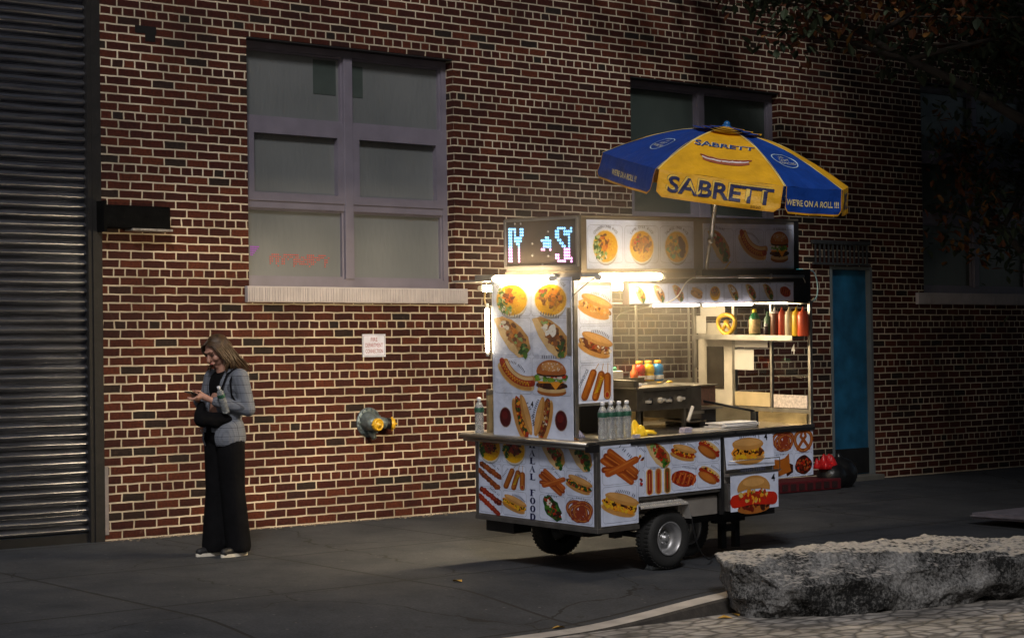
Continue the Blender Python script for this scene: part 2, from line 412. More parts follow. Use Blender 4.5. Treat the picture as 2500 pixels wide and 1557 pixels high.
# ------------------------------------------------------------------ materials
STEEL = M("brushed_steel", (0.42, 0.40, 0.37), 0.38, 1.0, 0.12, 14, 0.08, 90)
STEELD = M("dull_steel", (0.22, 0.21, 0.20), 0.45, 0.9, 0.2, 10, 0.1, 60)
STEELP = M("painted_steel_panel", (0.36, 0.33, 0.30), 0.42, 0.6, 0.15, 5, 0.06, 50)
BLACK = M("black_metal", (0.012, 0.012, 0.013), 0.5, 0.3, 0.3, 8)
RUBBER = M("rubber", (0.012, 0.012, 0.012), 0.75, 0, 0.2, 20, 0.2, 80)
GLASSM = None
def glass_mat(name, tint, fac, rough=0.02):
    m = bpy.data.materials.new(name); m.use_nodes = True; n = m.node_tree.nodes; l = m.node_tree.links; n.remove(n["Principled BSDF"])
    o = n["Material Output"]; tr = n.new("ShaderNodeBsdfTransparent"); tr.inputs[0].default_value = (*tint, 1)
    gl = n.new("ShaderNodeBsdfGlossy"); gl.inputs[1].default_value = rough
    lw = n.new("ShaderNodeLayerWeight"); lw.inputs[0].default_value = .5
    pw = n.new("ShaderNodeMath"); pw.operation = 'POWER'; pw.inputs[1].default_value = 5; l.new(lw.outputs['Facing'], pw.inputs[0])
    ma = n.new("ShaderNodeMath"); ma.operation = 'MULTIPLY_ADD'; ma.inputs[1].default_value = .9; ma.inputs[2].default_value = fac; ma.use_clamp = True
    mx = n.new("ShaderNodeMixShader"); l.new(pw.outputs[0], ma.inputs[0]); l.new(ma.outputs[0], mx.inputs[0]); l.new(tr.outputs[0], mx.inputs[1]); l.new(gl.outputs[0], mx.inputs[2]); l.new(mx.outputs[0], o.inputs[0])
    return m
GLASS = glass_mat("clear_glass", (0.88, 0.88, 0.86), 0.04)
PLASTIC_CLEAR = glass_mat("clear_plastic", (0.72, 0.78, 0.82), 0.12, 0.12)

# brick: common bond, a header row every sixth course
def brick_mat():
    m = bpy.data.materials.new("red_brick"); m.use_nodes = True; n = m.node_tree.nodes; l = m.node_tree.links; b = n["Principled BSDF"]
    tc = n.new("ShaderNodeTexCoord"); sp = n.new("ShaderNodeSeparateXYZ")
    wn = n.new("ShaderNodeTexNoise"); wn.inputs['Scale'].default_value = 9; wn.inputs['Detail'].default_value = 3
    l.new(tc.outputs['Object'], wn.inputs['Vector'])
    ws = n.new("ShaderNodeVectorMath"); ws.operation = 'SUBTRACT'; ws.inputs[1].default_value = (.5, .5, .5); l.new(wn.outputs['Color'], ws.inputs[0])
    wm = n.new("ShaderNodeVectorMath"); wm.operation = 'MULTIPLY_ADD'; wm.inputs[1].default_value = (.014, .014, .011)
    l.new(ws.outputs[0], wm.inputs[0]); l.new(tc.outputs['Object'], wm.inputs[2]); l.new(wm.outputs[0], sp.inputs[0])
    def math_(op, a, bb=None, c=None):
        q = n.new("ShaderNodeMath"); q.operation = op
        for i, v in enumerate((a, bb, c)):
            if v is None: continue
            if isinstance(v, (int, float)): q.inputs[i].default_value = v
            else: l.new(v, q.inputs[i])
        return q.outputs[0]
    u = math_('ADD', math_('ADD', sp.outputs[0], sp.outputs[1]), 0.0508)
    dz = math_('SUBTRACT', sp.outputs[2], 1.68)
    sc = math_('ADD', math_('MULTIPLY', math_('GREATER_THAN', dz, 0.0), 1 / .0684 - 1 / .0711), 1 / .0711)
    v = math_('ADD', math_('MULTIPLY', math_('MULTIPLY', dz, sc), .07), .035)
    cb = n.new("ShaderNodeCombineXYZ"); l.new(u, cb.inputs[0]); l.new(v, cb.inputs[1])
    br = n.new("ShaderNodeTexBrick"); l.new(cb.outputs[0], br.inputs['Vector'])
    br.offset = 0.5; br.offset_frequency = 2; br.squash = 0.5; br.squash_frequency = 6
    br.inputs['Scale'].default_value = 1; br.inputs['Mortar Size'].default_value = 0.0072; br.inputs['Mortar Smooth'].default_value = 0.25
    br.inputs['Brick Width'].default_value = 0.2032; br.inputs['Row Height'].default_value = 0.07; br.inputs['Bias'].default_value = 0
    br.inputs['Color1'].default_value = (0, 0, 0, 1); br.inputs['Color2'].default_value = (1, 1, 1, 1); br.inputs['Mortar'].default_value = (.5, .5, .5, 1)
    cr = n.new("ShaderNodeValToRGB"); e = cr.color_ramp.elements
    e[0].position = 0; e[0].color = (.022, .015, .012, 1); e[1].position = 1; e[1].color = (.10, .024, .011, 1)
    for ps, cc in ((.05, (.025, .014, .011)), (.10, (.042, .011, .008)), (.5, (.050, .0105, .0065)), (.8, (.07, .016, .008))):
        q = e.new(ps); q.color = (*cc, 1)
    l.new(br.outputs['Color'], cr.inputs[0])
    n2 = n.new("ShaderNodeTexNoise"); n2.inputs['Scale'].default_value = 45; n2.inputs['Detail'].default_value = 6; l.new(tc.outputs['Object'], n2.inputs['Vector'])
    r2 = n.new("ShaderNodeMapRange"); r2.inputs['From Min'].default_value = .3; r2.inputs['From Max'].default_value = .7; r2.inputs['To Min'].default_value = .65; r2.inputs['To Max'].default_value = 1.3; l.new(n2.outputs['Fac'], r2.inputs['Value'])
    mb = n.new("ShaderNodeMix"); mb.data_type = 'RGBA'; mb.blend_type = 'MULTIPLY'; mb.inputs[0].default_value = 1; l.new(cr.outputs[0], mb.inputs[6]); l.new(r2.outputs[0], mb.inputs[7])
    n3 = n.new("ShaderNodeTexNoise"); n3.inputs['Scale'].default_value = 2.3; n3.inputs['Detail'].default_value = 4; l.new(tc.outputs['Object'], n3.inputs['Vector'])
    mc = n.new("ShaderNodeValToRGB"); mc.color_ramp.elements[0].position = .35; mc.color_ramp.elements[0].color = (.40, .34, .25, 1); mc.color_ramp.elements[1].position = .7; mc.color_ramp.elements[1].color = (.74, .63, .47, 1); l.new(n3.outputs['Fac'], mc.inputs[0])
    mx = n.new("ShaderNodeMix"); mx.data_type = 'RGBA'; l.new(br.outputs['Fac'], mx.inputs[0]); l.new(mb.outputs[2], mx.inputs[6]); l.new(mc.outputs[0], mx.inputs[7])
    n4 = n.new("ShaderNodeTexNoise"); n4.inputs['Scale'].default_value = .9; n4.inputs['Detail'].default_value = 7; n4.inputs['Roughness'].default_value = .65; l.new(tc.outputs['Object'], n4.inputs['Vector'])
    r4 = n.new("ShaderNodeMapRange"); r4.inputs['From Min'].default_value = .32; r4.inputs['From Max'].default_value = .6; r4.inputs['To Min'].default_value = .5; r4.inputs['To Max'].default_value = 1.08; l.new(n4.outputs['Fac'], r4.inputs['Value'])
    mz = n.new("ShaderNodeMix"); mz.data_type = 'RGBA'; mz.blend_type = 'MULTIPLY'; mz.inputs[0].default_value = 1; l.new(mx.outputs[2], mz.inputs[6]); l.new(r4.outputs[0], mz.inputs[7])
    n5 = n.new("ShaderNodeTexNoise"); n5.inputs['Scale'].default_value = 5; n5.inputs['Detail'].default_value = 9; n5.inputs['Roughness'].default_value = .8; l.new(tc.outputs['Object'], n5.inputs['Vector'])
    r5 = n.new("ShaderNodeMapRange"); r5.inputs['From Min'].default_value = .62; r5.inputs['From Max'].default_value = .75; r5.inputs['To Max'].default_value = .45; l.new(n5.outputs['Fac'], r5.inputs['Value'])
    mw_ = n.new("ShaderNodeMix"); mw_.data_type = 'RGBA'; l.new(r5.outputs[0], mw_.inputs[0]); l.new(mz.outputs[2], mw_.inputs[6]); mw_.inputs[7].default_value = (.22, .17, .13, 1)
    mx = mw_
    l.new(mx.outputs[2], b.inputs['Base Color']); b.inputs['Roughness'].default_value = 0.85; b.inputs['Specular IOR Level'].default_value = .25
    hh = math_('ADD', math_('MULTIPLY', br.outputs['Fac'], -1.0), math_('MULTIPLY', n2.outputs['Fac'], .35))
    bu = n.new("ShaderNodeBump"); bu.inputs['Strength'].default_value = .6; bu.inputs['Distance'].default_value = .004; l.new(hh, bu.inputs['Height']); l.new(bu.outputs[0], b.inputs['Normal'])
    return m
BRICK = brick_mat()

def ground_mat(name, c0, c1, joints=None, bump=.3, bs=60, rough=.85):
    m = bpy.data.materials.new(name); m.use_nodes = True; n = m.node_tree.nodes; l = m.node_tree.links; b = n["Principled BSDF"]
    tc = n.new("ShaderNodeTexCoord"); b.inputs['Roughness'].default_value = rough
    a = n.new("ShaderNodeTexNoise"); a.inputs['Scale'].default_value = 1.6; a.inputs['Detail'].default_value = 8; a.inputs['Roughness'].default_value = .7
    f = n.new("ShaderNodeTexNoise"); f.inputs['Scale'].default_value = bs; f.inputs['Detail'].default_value = 5
    l.new(tc.outputs['Object'], a.inputs[0]); l.new(tc.outputs['Object'], f.inputs[0])
    cr = n.new("ShaderNodeValToRGB"); cr.color_ramp.elements[0].position = .3; cr.color_ramp.elements[1].position = .72
    cr.color_ramp.elements[0].color = (*c0, 1); cr.color_ramp.elements[1].color = (*c1, 1); l.new(a.outputs['Fac'], cr.inputs[0])
    r2 = n.new("ShaderNodeMapRange"); r2.inputs['From Min'].default_value = .3; r2.inputs['From Max'].default_value = .7; r2.inputs['To Min'].default_value = .7; r2.inputs['To Max'].default_value = 1.25; l.new(f.outputs['Fac'], r2.inputs['Value'])
    mx = n.new("ShaderNodeMix"); mx.data_type = 'RGBA'; mx.blend_type = 'MULTIPLY'; mx.inputs[0].default_value = 1; l.new(cr.outputs[0], mx.inputs[6]); l.new(r2.outputs[0], mx.inputs[7])
    # dark gum spots
    vo = n.new("ShaderNodeTexVoronoi"); vo.inputs['Scale'].default_value = 4.6; l.new(tc.outputs['Object'], vo.inputs[0])
    sp = n.new("ShaderNodeMath"); sp.operation = 'LESS_THAN'; sp.inputs[1].default_value = .12; l.new(vo.outputs['Distance'], sp.inputs[0])
    sm = n.new("ShaderNodeMath"); sm.operation = 'MULTIPLY'; sm.inputs[1].default_value = .45; l.new(sp.outputs[0], sm.inputs[0])
    m2 = n.new("ShaderNodeMix"); m2.data_type = 'RGBA'; l.new(sm.outputs[0], m2.inputs[0]); l.new(mx.outputs[2], m2.inputs[6]); m2.inputs[7].default_value = (.01, .01, .011, 1)
    out = m2.outputs[2]; hgt = f.outputs['Fac']
    if joints == 'setts':
        mp = n.new("ShaderNodeMapping"); mp.inputs['Scale'].default_value = (5.5, 9, 1); mp.inputs['Rotation'].default_value = (0, 0, .2); l.new(tc.outputs['Object'], mp.inputs[0])
        ve = n.new("ShaderNodeTexVoronoi"); ve.feature = 'DISTANCE_TO_EDGE'; ve.inputs['Scale'].default_value = 1; l.new(mp.outputs[0], ve.inputs[0])
        rr = n.new("ShaderNodeMapRange"); rr.inputs['From Max'].default_value = .16; rr.inputs['To Min'].default_value = .25; l.new(ve.outputs[0], rr.inputs['Value'])
        m3 = n.new("ShaderNodeMix"); m3.data_type = 'RGBA'; m3.blend_type = 'MULTIPLY'; m3.inputs[0].default_value = 1; l.new(out, m3.inputs[6]); l.new(rr.outputs[0], m3.inputs[7]); out = m3.outputs[2]
        h = n.new("ShaderNodeMath"); h.operation = 'MULTIPLY_ADD'; h.inputs[1].default_value = 2.5; l.new(rr.outputs[0], h.inputs[0]); l.new(hgt, h.inputs[2]); hgt = h.outputs[0]; joints = None
    if joints:
        # hairline cracks and pale specks
        wv = n.new("ShaderNodeTexNoise"); wv.inputs['Scale'].default_value = 2.5; wv.inputs['Detail'].default_value = 6; l.new(tc.outputs['Object'], wv.inputs[0])
        wa = n.new("ShaderNodeVectorMath"); wa.operation = 'MULTIPLY_ADD'; wa.inputs[1].default_value = (.5, .5, 0); l.new(wv.outputs['Color'], wa.inputs[0]); l.new(tc.outputs['Object'], wa.inputs[2])
        vc = n.new("ShaderNodeTexVoronoi"); vc.feature = 'DISTANCE_TO_EDGE'; vc.inputs['Scale'].default_value = .42; l.new(wa.outputs[0], vc.inputs[0])
        cl = n.new("ShaderNodeMath"); cl.operation = 'LESS_THAN'; cl.inputs[1].default_value = .0032; l.new(vc.outputs[0], cl.inputs[0])
        mk = n.new("ShaderNodeMix"); mk.data_type = 'RGBA'; l.new(cl.outputs[0], mk.inputs[0]); l.new(out, mk.inputs[6]); mk.inputs[7].default_value = (.006, .006, .006, 1); out = mk.outputs[2]
        vp = n.new("ShaderNodeTexVoronoi"); vp.inputs['Scale'].default_value = 7.3; l.new(tc.outputs['Object'], vp.inputs[0])
        pl_ = n.new("ShaderNodeMath"); pl_.operation = 'LESS_THAN'; pl_.inputs[1].default_value = .07; l.new(vp.outputs['Distance'], pl_.inputs[0]); p2 = n.new("ShaderNodeMath"); p2.operation = 'MULTIPLY'; p2.inputs[1].default_value = .35; l.new(pl_.outputs[0], p2.inputs[0])
        ml = n.new("ShaderNodeMix"); ml.data_type = 'RGBA'; l.new(p2.outputs[0], ml.inputs[0]); l.new(out, ml.inputs[6]); ml.inputs[7].default_value = (.2, .19, .18, 1); out = ml.outputs[2]
        br = n.new("ShaderNodeTexBrick"); mp = n.new("ShaderNodeMapping"); mp.inputs['Location'].default_value = joints[2]; l.new(tc.outputs['Object'], mp.inputs[0]); l.new(mp.outputs[0], br.inputs[0])
        br.offset = 0.0; br.inputs['Scale'].default_value = 1; br.inputs['Brick Width'].default_value = joints[0]; br.inputs['Row Height'].default_value = joints[1]
        br.inputs['Mortar Size'].default_value = joints[3]; br.inputs['Mortar Smooth'].default_value = .3
        m3 = n.new("ShaderNodeMix"); m3.data_type = 'RGBA'; l.new(br.outputs['Fac'], m3.inputs[0]); l.new(out, m3.inputs[6]); m3.inputs[7].default_value = (.008, .008, .008, 1); out = m3.outputs[2]
        h = n.new("ShaderNodeMath"); h.operation = 'MULTIPLY_ADD'; h.inputs[1].default_value = -2; l.new(br.outputs['Fac'], h.inputs[0]); l.new(hgt, h.inputs[2]); hgt = h.outputs[0]
    l.new(out, b.inputs['Base Color'])
    bu = n.new("ShaderNodeBump"); bu.inputs['Strength'].default_value = bump; bu.inputs['Distance'].default_value = .006; l.new(hgt, bu.inputs['Height']); l.new(bu.outputs[0], b.inputs['Normal'])
    return m

# ------------------------------------------------------------------ ground
def sstep(a, b, x):
    t = max(0, min(1, (x - a) / (b - a))); return t * t * (3 - 2 * t)
def gz(x, y):
    dip = .105 * (1 - sstep(.2, 1.9, x)) * sstep(-3.8, -5.06, y) if y < -3.8 else 0
    return .02 * y - dip
def grid(name, xs, ys, fz, mat):
    vs = [(x, y, fz(x, y)) for y in ys for x in xs]; nx = len(xs)
    fs = [(j * nx + i, j * nx + i + 1, (j + 1) * nx + i + 1, (j + 1) * nx + i) for j in range(len(ys) - 1) for i in range(nx - 1)]
    mb = MB(); mb.add(vs, fs, 0, True); return tag(mb.build(name, mat), kind='structure')
fr = lambda a, b, n: [a + (b - a) * i / n for i in range(n + 1)]
PAVE = ground_mat("concrete_slabs", (.009, .013, .020), (.050, .053, .060), (1.87, 1.62, (1.45, .1, 0), .017))
grid("sidewalk", [-60] + fr(-4, 4, 60) + [80], [-5.06] + fr(-5.0, -3.6, 16) + fr(-3.4, 0.4, 8) , gz, PAVE)
grid("street", [-80, -10, 0, 10, 100], [-60, -20, -8, -5.1], lambda x, y: -.21, ground_mat("worn_asphalt", (.13, .12, .11), (.50, .46, .42), 'setts', 1.0, 16))
mb = MB(); xs = fr(-12, -1, 12) + fr(-.9, 3, 40) + [30]
vs = []; fs = []
for x in xs:
    zt = gz(x, -5.06) + .004; zf = max(zt - .012, -.205)
    vs += [(x, -5.06, zt), (x, -5.20, zt - .004), (x, -5.22, zf - .004), (x, -5.235, -.25)]
for i in range(len(xs) - 1):
    for k in range(3): fs.append((4 * i + k, 4 * i + 4 + k, 4 * i + 5 + k, 4 * i + 1 + k))
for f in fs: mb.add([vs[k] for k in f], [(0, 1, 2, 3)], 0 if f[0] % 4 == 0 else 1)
tag(mb.build("curb", [M("curb_concrete", (.42, .38, .34), .85, 0, .25, 7, .5, 60), M("curb_face_shade", (.035, .03, .026), .9, 0, .4, 14, .6, 50)]), kind='structure')  # shading put into the colours: dark face, pale top

# ------------------------------------------------------------------ brick building
bld = empty("brick_building", (3, 0, 0), "dark red brick building with pale mortar, three windows and a rolled down grey shutter", "building")
BL = Matrix.Translation((-3, 0, 0))
def bpart(mb, name, mats, parent=None, label=None):
    if parent is None or parent is bld:
        o = mb.build(name, mats, bld); o.location = (-3, 0, 0)
    else: o = mb.build(name, mats, parent)
    if label: o['label'] = label
    return o
# openings: (x0,x1,z0,z1)
W1 = (1.34, 3.51, 2.0, 4.06); W2 = (5.707, 7.85, 2.0, 4.09); W3 = (10.2, 14.5, 2.03, 4.4); DR = (8.6, 9.3, 0.0, 2.30)
TOPZ = 9.0
mb = MB()
ops = sorted([W1, W2, W3, DR]); x = 0.0; XEND = 30
def rect(mb, x0, x1, z0, z1, y=0): mb.add([(x0, y, z0), (x1, y, z0), (x1, y, z1), (x0, y, z1)], [(0, 1, 2, 3)])
for (a, b_, z0, z1) in ops:
    rect(mb, x, a, -.3, TOPZ); rect(mb, a, b_, z1, TOPZ)
    if z0 > 0: rect(mb, a, b_, -.3, z0)
    D = .22
    mb.add([(a, 0, z0), (a, 0, z1), (a, D, z1), (a, D, z0)], [(0, 1, 2, 3)]); mb.add([(b_, 0, z0), (b_, 0, z1), (b_, D, z1), (b_, D, z0)], [(0, 1, 2, 3)])
    mb.add([(a, 0, z1), (b_, 0, z1), (b_, D, z1), (a, D, z1)], [(0, 1, 2, 3)]); mb.add([(a, 0, z0), (b_, 0, z0), (b_, D, z0), (a, D, z0)], [(0, 1, 2, 3)])
    x = b_
rect(mb, x, XEND, -.3, TOPZ)
rect(mb, -3.2, -8.2, -.3, TOPZ); rect(mb, -3.2, 0, 5.2, TOPZ)
mb.add([(0, 0, -.3), (0, 0, 5.2), (0, .3, 5.2), (0, .3, -.3)], [(0, 1, 2, 3)])
wall = bpart(mb, "wall", BRICK)
# lintels over the windows
for (a, b_, z0, z1) in (W1, W2, W3):
    mb = MB(); mb.box((a + .002, .004, z1 - .012), (b_ - .002, .2, z1 + .006)); bpart(mb, "lintel", M("dark_lintel_steel", (.03, .028, .028), .6, .3))
# sills
SILLM = M("pale_ribbed_concrete", (.42, .38, .38), .8, 0, .12, 5)
def sill(x0, x1, z0, z1):
    mb = MB(); k = x0; q = random.Random(3)
    mb.box((x0, -.038, z0), (x1, .02, z1 + .002), 0, .004)
    while k < x1 - .03:
        w = q.uniform(.012, .035); mb.box((k + .002, -.043, z0 + .008), (k + w - .002, -.036, z1 - .01), 0); k += w
    return bpart(mb, "window_sill", SILLM)
sill(1.30, 3.62, 1.865, 1.997); sill(5.66, 7.9, 1.865, 1.997); sill(10.05, 14.7, 1.9, 2.028)

FRAMEM = M("mauve_grey_window_paint", (.17, .155, .195), .45, 0, .1, 6)
def pane_mat(name, c0, c1, rough):
    m = bpy.data.materials.new(name); m.use_nodes = True; n = m.node_tree.nodes; l = m.node_tree.links; b = n["Principled BSDF"]
    tc = n.new("ShaderNodeTexCoord"); mp = n.new("ShaderNodeMapping"); mp.inputs['Scale'].default_value = (26, 26, 7); mp.inputs['Rotation'].default_value = (0, R(12), 0); l.new(tc.outputs['Object'], mp.inputs[0])
    a = n.new("ShaderNodeTexNoise"); a.inputs['Scale'].default_value = 1; a.inputs['Detail'].default_value = 3; l.new(mp.outputs[0], a.inputs[0])
    bb = n.new("ShaderNodeTexNoise"); bb.inputs['Scale'].default_value = 1.3; bb.inputs['Detail'].default_value = 2; l.new(tc.outputs['Object'], bb.inputs[0])
    cr = n.new("ShaderNodeValToRGB"); cr.color_ramp.elements[0].position = .3; cr.color_ramp.elements[1].position = .7; cr.color_ramp.elements[0].color = (*c0, 1); cr.color_ramp.elements[1].color = (*c1, 1); l.new(bb.outputs['Fac'], cr.inputs[0])
    l.new(cr.outputs[0], b.inputs['Base Color']); b.inputs['Roughness'].default_value = rough; b.inputs['Coat Weight'].default_value = .6; b.inputs['Coat Roughness'].default_value = .15
    bu = n.new("ShaderNodeBump"); bu.inputs['Strength'].default_value = .6; bu.inputs['Distance'].default_value = .006; l.new(a.outputs['Fac'], bu.inputs['Height']); l.new(bu.outputs[0], b.inputs['Normal'])
    return m
PANE = pane_mat("frosted_pane", (.115, .125, .13), (.165, .175, .18), .5); PANED = pane_mat("dark_green_pane", (.04, .055, .05), (.06, .075, .068), .5)

def window(W, cols_, rows, pane, label, y=.10, heavy=(1,)):
    x0, x1, z0, z1 = W; w = empty("window", (-3, 0, 0)); w.parent = bld; w['label'] = label
    mb = MB(); t = .055
    mb.box((x0 + .002, y, z0), (x0 + t, y + .08, z1 - .014)); mb.box((x1 - t, y, z0), (x1 - .002, y + .08, z1 - .014))
    mb.box((x0 + t, y, z0 + .002), (x1 - t, y + .08, z0 + .075)); mb.box((x0 + t, y, z1 - .07), (x1 - t, y + .08, z1 - .014))
    cxs = [x0 + t + (x1 - x0 - 2 * t) * i / cols_ for i in range(cols_ + 1)]
    for c in cxs[1:-1]: mb.box((c - .045, y - .012, z0 + .075), (c + .045, y + .08, z1 - .07), 0, .004)
    for c0, c1 in zip(cxs[:-1], cxs[1:]):
        for r in rows[1:-1]: mb.box((c0 + (.0 if c0 == cxs[0] else .045), y + .004, r - .03), (c1 - (.0 if c1 == cxs[-1] else .045), y + .078, r + .03))
    mb.build("frame", FRAMEM, w)
    for ci, (c0, c1) in enumerate(zip(cxs[:-1], cxs[1:])):
        for ri in range(len(rows) - 1):
            a = c0 + (.045 if ci else 0); b_ = c1 - (.045 if ci < cols_ - 1 else 0); lo = rows[ri] + (.03 if ri else 0); hi = rows[ri + 1] - (.03 if ri < len(rows) - 2 else 0)
            k = .07 if ri in heavy else .018
            m2 = MB()
            yy = y - .006 if ri in heavy else y + .02
            m2.box((a, yy, lo), (a + k, y + .06, hi)); m2.box((b_ - k, yy, lo), (b_, y + .06, hi)); m2.box((a + k, yy, lo), (b_ - k, y + .06, lo + k)); m2.box((a + k, yy, hi - k), (b_ - k, y + .06, hi))
            sa = m2.build("sash", FRAMEM, w)
            m3 = MB(); m3.box((a + k - .004, y + .05, lo + k - .004), (b_ - k + .004, y + .058, hi - k + .004)); m3.build("pane", pane, w)
    return w
w1 = window(W1, 2, (2.075, 2.69, 3.385, 3.99), PANE, "large mauve-framed window of six frosted panes", heavy=(1,))
window(W2, 2, (2.075, 2.69, 3.385, 4.02), PANED, "darker green-paned window behind the umbrella", heavy=(1,))
window(W3, 4, (2.105, 2.85, 3.6, 4.33), PANED, "unlit window in the dark at the far right", heavy=(1,))
# interior darkness behind: back wall sheets
# small square vents taped inside panes
for a_, b_ in (((2.10, .146, 3.66), (2.335, .1495, 3.955)), ((2.49, .146, 3.66), (2.62, .1495, 3.93))):
    mb = MB(); mb.box(a_, b_); bpart(mb, "window_patch", M("dark_patch", (.05, .065, .06), .5))

# shutter
SH = bpy.data.materials.new("shutter_steel"); SH.use_nodes = True
n = SH.node_tree.nodes; l = SH.node_tree.links; b = n["Principled BSDF"]; tc = n.new("ShaderNodeTexCoord"); mp = n.new("ShaderNodeMapping"); mp.inputs['Scale'].default_value = (1.5, 1, 30); l.new(tc.outputs['Object'], mp.inputs[0])
no = n.new("ShaderNodeTexNoise"); no.inputs['Scale'].default_value = 1.2; no.inputs['Detail'].default_value = 8; no.inputs['Roughness'].default_value = .75; l.new(mp.outputs[0], no.inputs[0])
cr = n.new("ShaderNodeValToRGB"); cr.color_ramp.elements[0].position = .3; cr.color_ramp.elements[0].color = (.07, .073, .085, 1); cr.color_ramp.elements[1].position = .75; cr.color_ramp.elements[1].color = (.36, .37, .42, 1)
l.new(no.outputs['Fac'], cr.inputs[0]); l.new(cr.outputs[0], b.inputs['Base Color']); b.inputs['Metallic'].default_value = .9; b.inputs['Roughness'].default_value = .3
mb = MB(); Hs = .0735; z = .07; prof = []
while z < 5.2:
    for k in range(13):
        t = k / 12; prof.append((.062 - .030 * math.sin(math.pi * t / .82) ** .75 if t < .82 else .066 - .014 * math.sin((t - .82) / .18 * math.pi), z + Hs * t * .99))
    z += Hs
vs = []; fs = []; xs_ = [-3.2] + fr(-1.1, -.115, 14); nx_ = len(xs_); qd = random.Random(2)
for i, (y, zz) in enumerate(prof):
    if i % 13 == 0: off = qd.uniform(-.003, .003); zo = qd.uniform(-.002, .002)
    for x_ in xs_: vs.append((x_, y + off + .007 * noise.noise(Vector((x_ * 2.5, 0, zz * 3.5))), zz + zo + .003 * noise.noise(Vector((x_ * 3, 5, zz * 9)))))
for i in range(len(prof) - 1):
    for j in range(nx_ - 1): fs.append((nx_ * i + j, nx_ * i + j + 1, nx_ * (i + 1) + j + 1, nx_ * (i + 1) + j))
mb.add(vs, fs, 0, False)
bpart(mb, "roller_shutter", SH, None, "closed corrugated grey steel roller shutter")
mb = MB(); mb.box((-3.2, .03, .0), (-.115, .08, .07)); bpart(mb, "bottom_rail", BLACK)
mb = MB(); mb.box((-.115, .0, 0), (-.075, .09, 5.2)); mb.box((-.08, -.012, 0), (-.002, .06, 2.42)); mb.box((-.08, -.005, 2.42), (-.002, .06, 5.2), 0)
bpart(mb, "shutter_frame", M("rusty_black_frame", (.007, .006, .006), .7, .0, .5, 12, .3, 40))
mb = MB(); mb.box((.002, -.008, .05), (.035, .0, .58), 0, .003); bpart(mb, "corner_patch", M("pale_cement", (.22, .19, .18), .9, 0, .2, 10, .5, 50))
# missing bricks: dark boxes on the wall face
mb = MB()
mb.box((.31, -.0035, 3.99), (.5, .002, 4.05)); mb.box((.4, -.0035, 3.93), (.49, .002, 3.99)); bpart(mb, "brick_gap", M("hole_shade", (.004, .003, .003), .95, 0, 0))  # near-black colour stands for the shade inside the holes
# door
dr = empty("door", (-3, 0, 0)); dr.parent = bld; dr['label'] = "narrow blue metal door with a black kick plate"
mb = MB(); mb.box((8.635, .06, .06), (9.265, .1, 2.265), 0, .004); mb.build("door_leaf", M("blue_door_paint", (.012, .10, .20), .45, 0, .4, 5, .15, 12), dr)
mb = MB(); mb.box((8.70, .05, .07), (9.262, .061, .34)); mb.build("kick_plate", BLACK, dr)
for z in (2.02, 1.12, .38):
    mb = MB(); mb.box((8.64, .03, z - .07), (8.685, .058, z + .07), 0, .003); mb.build("hinge", BLACK, dr)
mb = MB(); mb.box((8.602, -.006, 0), (8.636, .12, 2.30)); mb.box((9.264, -.006, 0), (9.298, .12, 2.30)); mb.box((8.636, -.006, 2.266), (9.264, .12, 2.30)); mb.build("door_frame", M("grey_frame_paint", (.13, .15, .16), .6), dr)
mb = MB(); mb.box((8.56, -.1, -.06), (9.34, .12, .055), 0, .01); mb.build("threshold", M("threshold_concrete", (.12, .115, .1), .9), dr)
mb = MB()
mb.box((8.30, -.05, 2.53), (9.22, -.004, 2.57))
for i in range(13): mb.box((8.33 + i * .07, -.045, 2.33), (8.345 + i * .07, -.03, 2.53))
mb.box((8.30, -.05, 2.31), (9.22, -.02, 2.33)); bpart(mb, "door_grille", M("grille_grey", (.05, .055, .06), .6, .3))

# steel beam stub
mb = MB(); bm = bmesh.new(); bmesh.ops.create_cube(bm, size=1)
for v in bm.verts: v.co = Vector((.255 + v.co.x * .58, -.06 + v.co.y * .12, 2.52 + v.co.z * .18))
bmesh.ops.bevel(bm, geom=bm.edges[:], offset=.008, segments=2, affect='EDGES'); mb.bm(bm)
mb.box((.2, -.135, 2.415), (.555, -.002, 2.432), 1, .002)
mb.box((-.045, -.125, 2.4), (-.02, -.001, 2.64), 0)
tag(mb.build("steel_beam", [M("black_rusted_beam", (.003, .003, .003), .8, 0, .5, 12, .4, 40, spec=.1), M("beam_lip", (.3, .27, .24), .8, 0, .6, 25)]), "short black steel beam end bolted to the brick beside the shutter frame", "beam")

# fire department connection
fdc = empty("fire_hose_connection", (2.53, 0, .83), "grey double wall inlet with two yellow caps, below the red lettered sign", "hydrant")
CAST = M("grey_cast_metal", (.16, .2, .21), .45, .5, .35, 20, .8, 45); YEL = M("yellow_cap_paint", (.62, .36, .02), .4, 0, .12, 15)
mb = MB()
mb.lathe([(0, -.02), (.1, -.02), (.125, -.012), (.13, 0), (.09, .0)], (0, 0, .01), 'y', 28)
mb.tube([(-.02, -.01, .02), (-.03, -.06, .02), (-.045, -.12, .005), (-.05, -.185, -.005)], [.085, .078, .065, .05], 0, 18)
mb.tube([(-.02, -.06, .02), (.06, -.095, .005), (.14, -.125, -.005)], [.065, .052, .042], 0, 18)
for k in range(14):
    t = 2 * math.pi * k / 14; mb.box((.112 * math.cos(t) - .008, -.032, .01 + .112 * math.sin(t) - .008), (.112 * math.cos(t) + .008, -.018, .01 + .112 * math.sin(t) + .008))
mb.tube([(-.02, -.05, -.06), (-.0, -.09, -.13)], [.03, .022], 0, 10)
mb.build("body", CAST, fdc)
